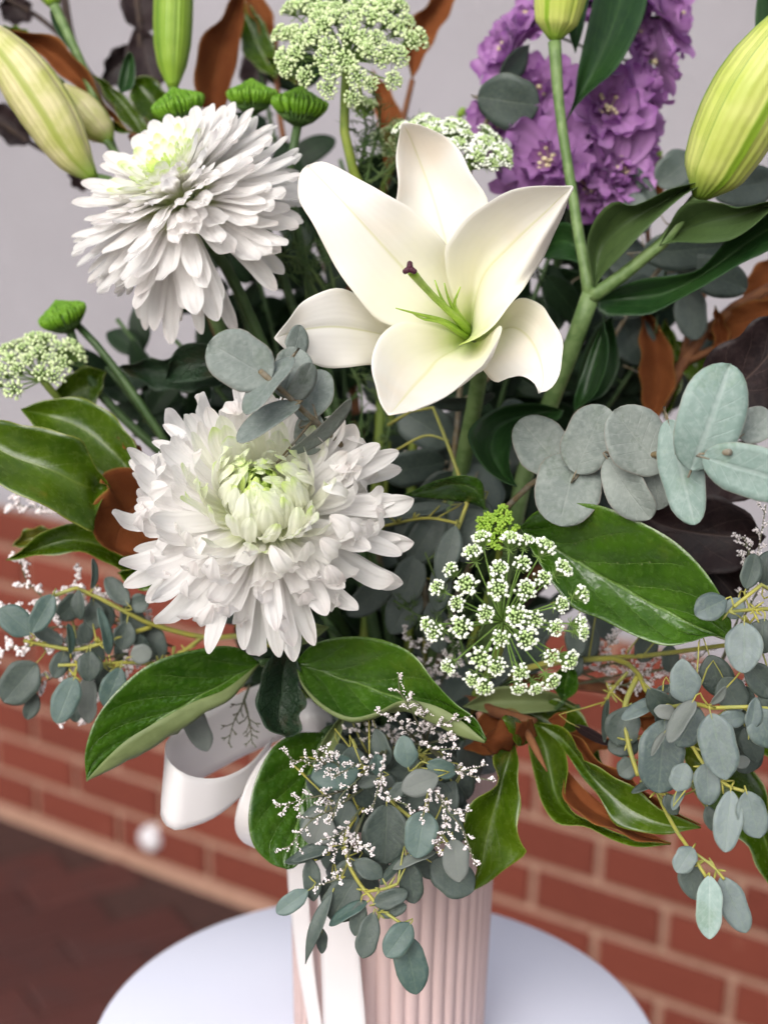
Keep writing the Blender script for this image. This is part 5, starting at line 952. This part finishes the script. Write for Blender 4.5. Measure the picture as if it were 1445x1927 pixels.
# ================================================================ PURPLE DELPHINIUM
def ruffled(seed, L, Wd):
    q = random.Random(seed); nu, nv = 9, 8; v, uvs, f = [], [], []; ph = q.uniform(0, 6); bend = q.uniform(-.1, .5)
    for i in range(nu):
        u = i/(nu-1); wd = Wd*(.18+.82*math.sin(math.pi*min(1, u*.62+.02))**.9)*(1 if u < .8 else (1-.35*((u-.8)/.2)**2))
        for j in range(nv):
            y = 2*j/(nv-1)-1; rf = .16*Wd*math.sin(y*5+ph+u*2)*u*u + .10*Wd*math.sin(y*9+ph*2)*u**3
            e = (.10*math.sin(y*7+ph)+(-.10 if abs(y) < .2 else 0))*L*(u**4)
            v.append(Vector((u*L*math.cos(bend*u)+e, y*wd, L*u*u*math.sin(bend)+rf+.22*wd*y*y))); uvs.append((u, j/(nv-1)))
    for i in range(nu-1):
        for j in range(nv-1): f.append((i*nv+j, (i+1)*nv+j, (i+1)*nv+j+1, i*nv+j+1))
    return mesh('petal', v, f, ['purple'], uvs)
PL = [ruffled(k, .0165, .0105) for k in range(5)]; PS = [ruffled(20+k, .0115, .0062) for k in range(4)]
def delph(label, axis_pts, florets, seed, buds=()):
    q = random.Random(seed); base = axis_pts[0]; t = thing('delphinium', label, 'flower', base if isinstance(base, Vector) else W(*base), 'purple delphinium spikes')
    pts = crs([p if isinstance(p, Vector) else W(*p) for p in axis_pts], 30); mb = MB(); mb.tube(pts, [.0034]*10+[.0028]*10+[.0018]*10, 8)
    o0 = t.location
    for (x, y, d, s, dx, dy, dz) in florets:
        s *= 1.22
        c = W(x, y, d-45); z = ax(dx, dy, dz); xx = z.orthogonal().normalized(); yy = z.cross(xx); Rm = Matrix((xx, yy, z)).transposed()
        m = MB()
        m.ico(c-z*.001, .0022, 0)
        for k in range(14):
            e = c + (z*q.uniform(.4, .75)+(xx*q.gauss(0, .28)+yy*q.gauss(0, .28)))*.008*s; m.tube([c, c.lerp(e, .6), e], [.0003, .00025, .0002], 4, 0); m.ico(e, .0008*s, 0)
        fl = m.build('floret', 'stamen', t)
        dist, qn, tg = closest([pts], c); mb.tube([qn, qn.lerp(c, .5)-z*.002, c-z*.0015], [.0009, .0008, .001], 5, sub=7)
        for ring, n, tilt, lib, sc in ((0, 5, -6, PL, 1.0), (1, 5, 14, PL, .78), (2, 4, 40, PS, .8)):
            for k in range(n):
                a = 2*math.pi*(k+.5*ring)/n+q.uniform(-.2, .2); p = obj('petal', lib[q.randrange(len(lib))], fl); p.location = c-o0
                p.rotation_euler = (Rm @ Matrix.Rotation(a, 3, 'Z') @ Matrix.Rotation(R_(-(tilt+q.uniform(-14, 14))), 3, 'Y') @ Matrix.Rotation(R_(q.uniform(-15, 15)), 3, 'X')).to_euler()
                s_ = s*sc*q.uniform(.88, 1.12); p.scale = (s_,)*3
    for (x, y, d, r) in buds:
        c = W(x, y, d); dist, qn, tg = closest([pts], c); mb.tube([qn, qn.lerp(c, .5)+UP*-.004, c], [.0006, .0006, .0008], 5, sub=7); m = MB(); px = d/1000/FPX
        m.ico(c, r*px, 0, camdir(55), 1.5); b = m.build('flower_bud', 'bud_green', t); mod = b.modifiers.new('s', 'SUBSURF'); mod.render_levels = 2
    mb.build('stem', 'stem', t); return t
delph('purple delphinium spike behind the lily bud stalk, ruffled florets with cream centres',
  [into_vase(74), W(900, 1000, 930), W(1020, 600, 920), W(1075, 380, 895), W(1110, 200, 888), W(1150, 60, 888), W(1180, -80, 888)],
  [(1142, 212, 892, 1.35, .1, .15, .95), (1035, 305, 892, 1.35, -.25, .0, .95), (1162, 318, 896, 1.15, .2, -.25, .95), (1092, 250, 912, 1.2, -.1, .2, .9), (1205, 165, 905, 1.1, .85, .2, .3), (1180, 60, 915, 1.15, .5, .2, .8), (1250, 30, 910, 1.25, .8, .3, .5), (1235, 115, 915, .95, .9, .5, .1),
   (960, 95, 915, 1.1, -.85, .2, .45), (1000, 45, 920, 1.0, -.6, .5, .6), (1020, 175, 915, 1.2, -.5, .1, .8), (935, 235, 905, 1.0, -.75, 0, .6), (1105, 345, 900, 1.1, .0, -.5, .85), (1155, 375, 905, .9, .2, -.7, .6), (995, 345, 905, .9, -.4, -.4, .8), (1200, 250, 915, 1.0, .8, -.1, .5), (1070, 20, 925, 1.0, -.3, .3, .9), (1110, -10, 925, 1.0, .1, .3, .9), (1200, -20, 920, 1.0, .6, .4, .7)], 5,
  buds=[(1278, 300, 880, 11), (868, 212, 920, 10), (1240, 290, 905, 7)])

# ================================================================ GREEN BUTTON FLOWERS
def button(label, c, axis, Rp, seed):
    q = random.Random(seed); px = c[2]/1000/FPX; C0 = W(*c); z = axis; x = z.orthogonal().normalized(); y = z.cross(x); R = Rp*px
    t = thing('button_chrysanthemum', label, 'flower', C0-z*R*.7, 'green button chrysanthemums'); mb = MB(); n = 190
    for ly, cnt in enumerate((34, 30, 26, 20, 14, 8)):
        for k in range(cnt):
            a = 2*math.pi*(k+.5*(ly % 2))/cnt+q.uniform(-.06, .06); rad = x*math.cos(a)+y*math.sin(a); f_ = q.uniform(.92, 1.08)
            r1, r2, r3 = (.72, .98, .88) if ly == 0 else (.9-.17*ly, 1.02-.185*ly, .86-.185*ly)
            h0, h1, h2 = -.38+.12*ly, .02+.10*ly, .20+.085*ly
            pts = [C0+rad*R*max(.03, r1)+z*R*h0, C0+rad*R*max(.05, r2)*f_+z*R*h1, C0+rad*R*max(.02, r3)*f_+z*R*h2]
            mb.tube(pts, [R*.05, R*.092, R*.075, R*.035], 6, 0, sub=6)
    for k in range(26):
        a = k*.2417; rad = x*math.cos(a)+y*math.sin(a); p = C0+rad*R*.72-z*R*.30; mb.tube([C0-z*R*.75+rad*R*.15, C0-z*R*.55+rad*R*.5, p+rad*R*.12], [R*.05, R*.07, R*.02], 5, 1)
    v, f = [], []
    for i, (r_, h_) in enumerate(((.05, .45), (.55, .3), (.8, -.05), (.6, -.4), (.2, -.72))):
        for k in range(14): v.append(C0+(x*math.cos(k*.4488)+y*math.sin(k*.4488))*R*r_+z*R*h_)
    for i in range(4):
        for k in range(14): f.append((i*14+k, (i+1)*14+k, (i+1)*14+(k+1) % 14, i*14+(k+1) % 14))
    mb.add(v, f, None, 1)
    mb.build('flower_head', ['button', 'calyx'], t, kind='stuff'); stem(t, C0-z*R*.7, -z, .0026, lead=.04); return t
button('green button chrysanthemum just left of the rust magnolia leaf, half behind the domed chrysanthemum', (335, 196, 830), ax(-.25, .92, .28), 50, 1)
button('middle green button chrysanthemum, right of the rust magnolia leaf', (474, 178, 830), ax(.0, .95, .22), 46, 2)
button('green button chrysanthemum under the big pale green lace flower', (564, 196, 828), ax(.1, .95, .22), 52, 3)
button('green button chrysanthemum at left under the domed chrysanthemum', (118, 592, 840), ax(-.35, .85, .3), 46, 4)

# ================================================================ STATICE SPRIGS
def statice(label, trunks, seed, bud=.80, step=6.8, mat='statice', sub=(6, 18, 46), fan=60):
    """trunks: pixel polylines root to tip; side twigs carry rows of tiny white buds"""
    q = random.Random(seed); t = thing('statice_sprig', label, 'statice', W(*trunks[0][0]) if not isinstance(trunks[0][0], Vector) else trunks[0][0], 'white statice sprigs'); ms, mbud = MB(), MB(); nb = 0
    def buds(a, b, d):
        L = (b-a).length; px = d/1000/FPX; n = max(2, int(L/(step*px)))
        for i in range(n+1):
            p = a.lerp(b, (i+.4)/(n+.4)); o_ = camdir(q.uniform(0, 360), q.uniform(-50, 50)); r = bud*px*q.uniform(1.5, 2.7)
            mbud.ico(p+o_*px*2.6*bud, r, 0, camdir(q.uniform(0, 360), q.uniform(-30, 30)), q.uniform(1.1, 1.6))
            if q.random() < .3: mbud.ico(p-o_*px*2.4*bud, r*.8, 0)
    for T_ in trunks:
        pts = crs([p if isinstance(p, Vector) else W(*p) for p in T_], 24); d = T_[-1][2]; px = d/1000/FPX
        ms.tube(pts, [.0007]*8+[.0005]*8+[.0003]*8, 5)
        n = sub[0]+2
        for k in range(n):
            i = int(8+15*(k+.5)/n); p = pts[min(22, i)]; tg = (pts[min(23, i+1)]-pts[i-1]).normalized()
            sgn = 1 if k % 2 else -1; Rz = Matrix.Rotation(R_(sgn*q.uniform(.5, 1.0)*fan), 3, -FWD); dv = ((Rz @ tg)+camdir(90, 0)*.1-FWD*q.uniform(-.35, .35)).normalized()
            L = q.uniform(sub[1], sub[2])*px*(1.15-.5*k/n); e = p+dv*L; m = p.lerp(e, .5)+tg*L*.12
            ms.tube([p, m, e], [.00035, .0003, .0002], 4, sub=6); buds(p.lerp(m, .5), m, d); buds(m, e, d)
            for j in range(2):
                a_ = m.lerp(e, q.uniform(0, .6)); e2 = a_+(dv+(Matrix.Rotation(R_(q.choice((-1, 1))*50), 3, -FWD) @ dv)).normalized()*L*.38; ms.tube([a_, a_.lerp(e2, .5), e2], [.0003, .00025, .0002], 4); buds(a_.lerp(e2, .2), e2, d)
        buds(pts[18], pts[23], d)
    ms.build('stem', 'staticestem', t); mbud.build('buds', mat, t, kind='stuff'); return t
statice('white statice sprig spread over the broad dark leaf left of the vase', [[(690, 1470, 735), (640, 1490, 720), (590, 1500, 708), (520, 1518, 704)], [(690, 1480, 735), (630, 1520, 718), (585, 1545, 708), (540, 1600, 704)], [(680, 1460, 735), (630, 1440, 720), (590, 1432, 712), (545, 1432, 710)], [(690, 1470, 735), (650, 1450, 720), (625, 1430, 714), (612, 1405, 712)]], 1, sub=(7, 18, 42))
statice('white statice sprig over the round gum leaves in front of the vase neck', [[(730, 1400, 760), (700, 1440, 720), (670, 1470, 700), (640, 1500, 696), (625, 1545, 694)], [(730, 1400, 760), (720, 1440, 715), (712, 1480, 700), (700, 1525, 694)], [(735, 1410, 760), (690, 1430, 715), (650, 1450, 702), (625, 1465, 698)], [(720, 1420, 750), (720, 1480, 710), (740, 1505, 700), (770, 1515, 696)]], 2, sub=(7, 16, 38))
statice('tall statice tip standing up across the middle broad leaf', [[(800, 1400, 770), (790, 1370, 730), (770, 1330, 712), (752, 1300, 706), (750, 1266, 704)], [(790, 1400, 770), (760, 1370, 730), (735, 1345, 712), (705, 1338, 706)], [(800, 1400, 770), (810, 1370, 730), (835, 1360, 712), (885, 1348, 706)], [(795, 1400, 770), (800, 1350, 720), (790, 1325, 712), (765, 1312, 708)], [(800, 1400, 770), (840, 1390, 730), (850, 1380, 712), (860, 1390, 706)]], 3, sub=(7, 16, 40))
statice('statice sprig trailing over the right side of the vase neck', [[(790, 1440, 760), (820, 1490, 720), (845, 1530, 702), (870, 1560, 696), (895, 1630, 694)], [(790, 1440, 760), (830, 1500, 720), (860, 1530, 704), (888, 1525, 698)], [(800, 1450, 755), (810, 1490, 718), (800, 1520, 702), (790, 1545, 698)], [(830, 1500, 725), (840, 1550, 704), (830, 1580, 698), (822, 1595, 696)]], 4, sub=(8, 16, 36))
statice('statice sprig lying across the pink vase front at upper right', [[(800, 1400, 770), (830, 1430, 740), (855, 1448, 724), (880, 1450, 716), (915, 1438, 712)], [(800, 1400, 770), (850, 1440, 735), (885, 1460, 718), (930, 1470, 714)], [(780, 1400, 770), (800, 1400, 730), (820, 1410, 716), (862, 1408, 712)]], 5, sub=(6, 12, 28))
statice('lowest statice sprig hanging among the gum leaves before the ribbon tail', [[(690, 1520, 735), (670, 1570, 716), (655, 1610, 706), (640, 1650, 700), (595, 1668, 696)], [(680, 1540, 730), (670, 1580, 712), (690, 1595, 704), (700, 1602, 700)], [(680, 1540, 730), (660, 1580, 712), (630, 1600, 704), (612, 1600, 700)], [(680, 1520, 730), (650, 1560, 712), (630, 1575, 704), (605, 1580, 700)]], 6, sub=(6, 14, 32))
statice('blurred pinkish statice at the left edge above the gum leaves', [[(250, 1180, 830), (160, 1160, 815), (90, 1130, 806), (50, 1090, 802), (38, 1050, 800)], [(250, 1190, 830), (180, 1150, 818), (130, 1120, 810), (150, 1085, 805)], [(260, 1190, 830), (200, 1180, 815), (180, 1130, 808), (215, 1110, 805)], [(180, 1180, 818), (110, 1180, 806), (60, 1180, 802), (15, 1140, 800)]], 7, bud=1.5, step=9, sub=(6, 16, 36))
statice('blurred statice at the lower left, hanging in front of the bricks', [[(260, 1210, 830), (150, 1215, 812), (60, 1215, 804), (0, 1225, 802)], [(240, 1230, 825), (150, 1250, 810), (90, 1280, 802), (40, 1300, 798)], [(240, 1230, 825), (180, 1260, 808), (150, 1240, 802), (130, 1270, 800)], [(220, 1240, 825), (180, 1300, 812), (150, 1340, 806), (120, 1350, 804)]], 8, bud=1.5, step=9, sub=(6, 16, 34))
statice('statice in the shade among gum leaves left of the open chrysanthemum', [[(330, 1220, 830), (270, 1190, 815), (220, 1160, 806), (180, 1130, 800)], [(320, 1230, 830), (250, 1210, 815), (210, 1190, 808), (200, 1150, 804)], [(320, 1230, 830), (260, 1240, 815), (230, 1270, 806)], [(310, 1220, 830), (260, 1160, 815), (240, 1140, 808)]], 9, bud=1.1, sub=(7, 16, 34))
statice('dense dry statice behind the big glossy leaf at right, in front of the bricks', [[(1050, 1280, 830), (1110, 1240, 810), (1150, 1210, 802), (1165, 1185, 800)], [(1050, 1280, 830), (1140, 1250, 808), (1190, 1260, 800), (1230, 1290, 796)], [(1060, 1280, 830), (1180, 1240, 805), (1230, 1225, 798), (1240, 1195, 796)], [(1060, 1290, 830), (1200, 1270, 800), (1310, 1240, 785), (1330, 1215, 780)], [(1060, 1290, 830), (1250, 1260, 800), (1380, 1290, 780), (1440, 1300, 775)], [(1100, 1270, 820), (1160, 1290, 800), (1210, 1280, 796), (1225, 1300, 795)]], 10, sub=(9, 16, 40), bud=.95, step=6)
statice('statice at the right edge under the pale eucalyptus', [[(1350, 1260, 780), (1400, 1130, 760), (1425, 1040, 752), (1440, 950, 748)], [(1360, 1240, 780), (1420, 1120, 752), (1445, 1080, 748), (1470, 1040, 746)], [(1400, 1130, 760), (1410, 1060, 752), (1400, 1010, 750)]], 11, sub=(8, 16, 36))
statice('dim statice in the shade between open chrysanthemum and lace flower', [[(800, 1320, 820), (800, 1260, 805), (790, 1220, 800), (760, 1190, 798)], [(810, 1320, 820), (840, 1260, 802), (850, 1210, 798), (845, 1160, 796)], [(800, 1320, 820), (820, 1270, 802), (840, 1250, 798), (880, 1240, 796)], [(800, 1320, 820), (760, 1290, 805), (750, 1270, 800)]], 12, bud=.9, sub=(7, 14, 32))
statice('statice in the shade under the middle broad leaf', [[(740, 1420, 800), (700, 1390, 780), (670, 1370, 772), (645, 1372, 768)], [(740, 1420, 800), (740, 1390, 780), (730, 1370, 772), (705, 1372, 768)], [(740, 1420, 800), (770, 1390, 775), (800, 1372, 766), (830, 1380, 762)]], 13, sub=(7, 14, 30))
statice('pale statice at the left edge above the brick course', [[(200, 1000, 850), (140, 960, 845), (90, 940, 842), (30, 930, 840)], [(180, 990, 850), (120, 960, 845), (70, 955, 842), (20, 950, 840)]], 14, bud=1.4, step=9, sub=(6, 14, 26))
statice('dry leafless statice twig over the inside of the ribbon loop', [[(470, 1290, 800), (455, 1330, 788), (440, 1360, 782), (430, 1400, 780)], [(460, 1320, 790), (470, 1360, 783), (475, 1400, 780)]], 15, bud=.35, mat='staticestem', sub=(6, 12, 26))

# ================================================================ SHADED FILLER FOLIAGE inside the bouquet
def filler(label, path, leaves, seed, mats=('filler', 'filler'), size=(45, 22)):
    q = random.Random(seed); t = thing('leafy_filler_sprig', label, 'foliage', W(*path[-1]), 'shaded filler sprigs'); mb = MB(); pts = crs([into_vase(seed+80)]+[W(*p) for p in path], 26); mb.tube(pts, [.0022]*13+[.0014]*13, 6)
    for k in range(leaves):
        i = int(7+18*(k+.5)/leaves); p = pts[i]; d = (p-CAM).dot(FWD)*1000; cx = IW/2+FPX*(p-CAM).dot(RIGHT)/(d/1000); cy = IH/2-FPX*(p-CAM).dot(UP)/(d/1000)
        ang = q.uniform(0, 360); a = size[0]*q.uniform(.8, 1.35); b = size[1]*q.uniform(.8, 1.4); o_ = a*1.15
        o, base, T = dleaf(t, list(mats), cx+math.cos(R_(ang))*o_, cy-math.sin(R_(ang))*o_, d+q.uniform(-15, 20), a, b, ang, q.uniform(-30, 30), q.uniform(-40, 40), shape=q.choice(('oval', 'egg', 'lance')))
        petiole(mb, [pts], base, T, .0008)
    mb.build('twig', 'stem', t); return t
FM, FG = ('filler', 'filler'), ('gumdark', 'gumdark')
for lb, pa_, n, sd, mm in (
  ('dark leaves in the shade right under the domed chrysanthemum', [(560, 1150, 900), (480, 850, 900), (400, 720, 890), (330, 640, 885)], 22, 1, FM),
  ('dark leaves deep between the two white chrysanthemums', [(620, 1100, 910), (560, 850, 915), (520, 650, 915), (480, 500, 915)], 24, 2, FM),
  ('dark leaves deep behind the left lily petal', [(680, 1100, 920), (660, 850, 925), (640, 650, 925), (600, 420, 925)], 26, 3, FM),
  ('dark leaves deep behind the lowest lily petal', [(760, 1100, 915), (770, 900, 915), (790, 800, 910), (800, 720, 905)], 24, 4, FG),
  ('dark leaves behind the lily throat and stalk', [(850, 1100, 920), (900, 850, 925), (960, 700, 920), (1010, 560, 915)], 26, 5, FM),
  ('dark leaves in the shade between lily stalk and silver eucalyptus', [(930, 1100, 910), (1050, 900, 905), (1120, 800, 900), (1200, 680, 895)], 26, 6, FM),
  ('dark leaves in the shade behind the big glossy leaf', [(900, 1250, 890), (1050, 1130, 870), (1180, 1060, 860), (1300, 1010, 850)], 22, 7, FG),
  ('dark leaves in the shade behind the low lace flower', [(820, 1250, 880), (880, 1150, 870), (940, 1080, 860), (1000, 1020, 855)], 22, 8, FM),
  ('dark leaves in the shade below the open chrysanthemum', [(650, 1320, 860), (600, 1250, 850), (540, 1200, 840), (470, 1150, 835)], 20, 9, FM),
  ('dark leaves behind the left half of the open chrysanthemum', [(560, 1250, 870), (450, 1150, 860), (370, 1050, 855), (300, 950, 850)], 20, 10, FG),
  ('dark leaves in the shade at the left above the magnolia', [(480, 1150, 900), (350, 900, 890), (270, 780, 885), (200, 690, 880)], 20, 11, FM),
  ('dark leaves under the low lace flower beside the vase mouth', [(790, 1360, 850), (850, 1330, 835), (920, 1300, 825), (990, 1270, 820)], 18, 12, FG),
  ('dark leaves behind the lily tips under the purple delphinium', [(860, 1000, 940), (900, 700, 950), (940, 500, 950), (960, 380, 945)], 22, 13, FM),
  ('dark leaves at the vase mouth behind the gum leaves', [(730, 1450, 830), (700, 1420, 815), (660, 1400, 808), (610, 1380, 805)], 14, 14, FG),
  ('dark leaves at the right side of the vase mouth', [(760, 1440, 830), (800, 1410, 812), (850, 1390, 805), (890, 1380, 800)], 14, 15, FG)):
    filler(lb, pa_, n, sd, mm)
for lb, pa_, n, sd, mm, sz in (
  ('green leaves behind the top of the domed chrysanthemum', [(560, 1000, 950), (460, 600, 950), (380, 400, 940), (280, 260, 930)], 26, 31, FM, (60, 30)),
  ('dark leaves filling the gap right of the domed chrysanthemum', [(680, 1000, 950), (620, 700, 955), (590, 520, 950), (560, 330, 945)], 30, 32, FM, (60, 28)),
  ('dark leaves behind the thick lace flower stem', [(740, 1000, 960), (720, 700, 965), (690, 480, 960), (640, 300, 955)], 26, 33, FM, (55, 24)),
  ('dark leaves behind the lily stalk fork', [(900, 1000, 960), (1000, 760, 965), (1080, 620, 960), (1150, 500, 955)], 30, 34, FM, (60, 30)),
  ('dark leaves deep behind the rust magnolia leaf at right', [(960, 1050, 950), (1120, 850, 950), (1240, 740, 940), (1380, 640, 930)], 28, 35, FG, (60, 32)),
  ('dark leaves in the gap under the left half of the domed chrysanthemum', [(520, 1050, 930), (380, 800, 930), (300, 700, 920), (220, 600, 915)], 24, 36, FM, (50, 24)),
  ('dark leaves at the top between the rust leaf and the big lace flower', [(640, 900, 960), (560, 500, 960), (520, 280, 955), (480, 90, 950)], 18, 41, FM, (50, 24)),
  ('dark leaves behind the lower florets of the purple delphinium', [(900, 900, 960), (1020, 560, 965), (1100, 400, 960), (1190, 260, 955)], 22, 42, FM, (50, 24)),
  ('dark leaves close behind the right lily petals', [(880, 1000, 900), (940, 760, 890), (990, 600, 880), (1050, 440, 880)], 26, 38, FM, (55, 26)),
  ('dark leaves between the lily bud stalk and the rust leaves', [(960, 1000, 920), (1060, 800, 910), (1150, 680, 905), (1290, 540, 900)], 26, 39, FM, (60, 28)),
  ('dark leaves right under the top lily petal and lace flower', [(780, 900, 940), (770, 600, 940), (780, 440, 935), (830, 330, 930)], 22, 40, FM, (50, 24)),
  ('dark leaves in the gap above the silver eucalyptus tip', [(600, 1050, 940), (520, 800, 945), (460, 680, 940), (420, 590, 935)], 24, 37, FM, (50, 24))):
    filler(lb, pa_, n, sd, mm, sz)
fs = thing('crinkled_leaf_stem', 'stout pale green stem with a dark crinkled leaf under the domed chrysanthemum', 'leaf', W(300, 800, 850), None)
tubes(fs, 'stem', [([into_vase(99), W(480, 1100, 870), W(340, 880, 850), W(285, 790, 842), W(230, 710, 842), W(170, 635, 846), W(135, 600, 848)], [.003, .0026, .0022])])
LV(fs, ['crinkle', 'filler'], (420, 690, 800), (312, 715, 815), [(395, 655, 800), (345, 650, 806), (320, 675, 812)], [(400, 705, 802), (360, 715, 808), (330, 718, 812)], md=8, nu=26, nv=16, thick=.6, rough=3)
LV(fs, ['crinkle', 'filler'], (450, 700, 830), (225, 690, 835), [(380, 670, 832), (300, 675, 834)], [(390, 730, 832), (310, 735, 834), (260, 715, 835)], md=8, nu=26, nv=16, thick=.6, rough=3, ruffle=2)
tubes(fs, 'stem', [([W(480, 1100, 870), W(500, 850, 845), W(460, 710, 830), W(420, 690, 802)], [.0022, .0014])], 'petiole')
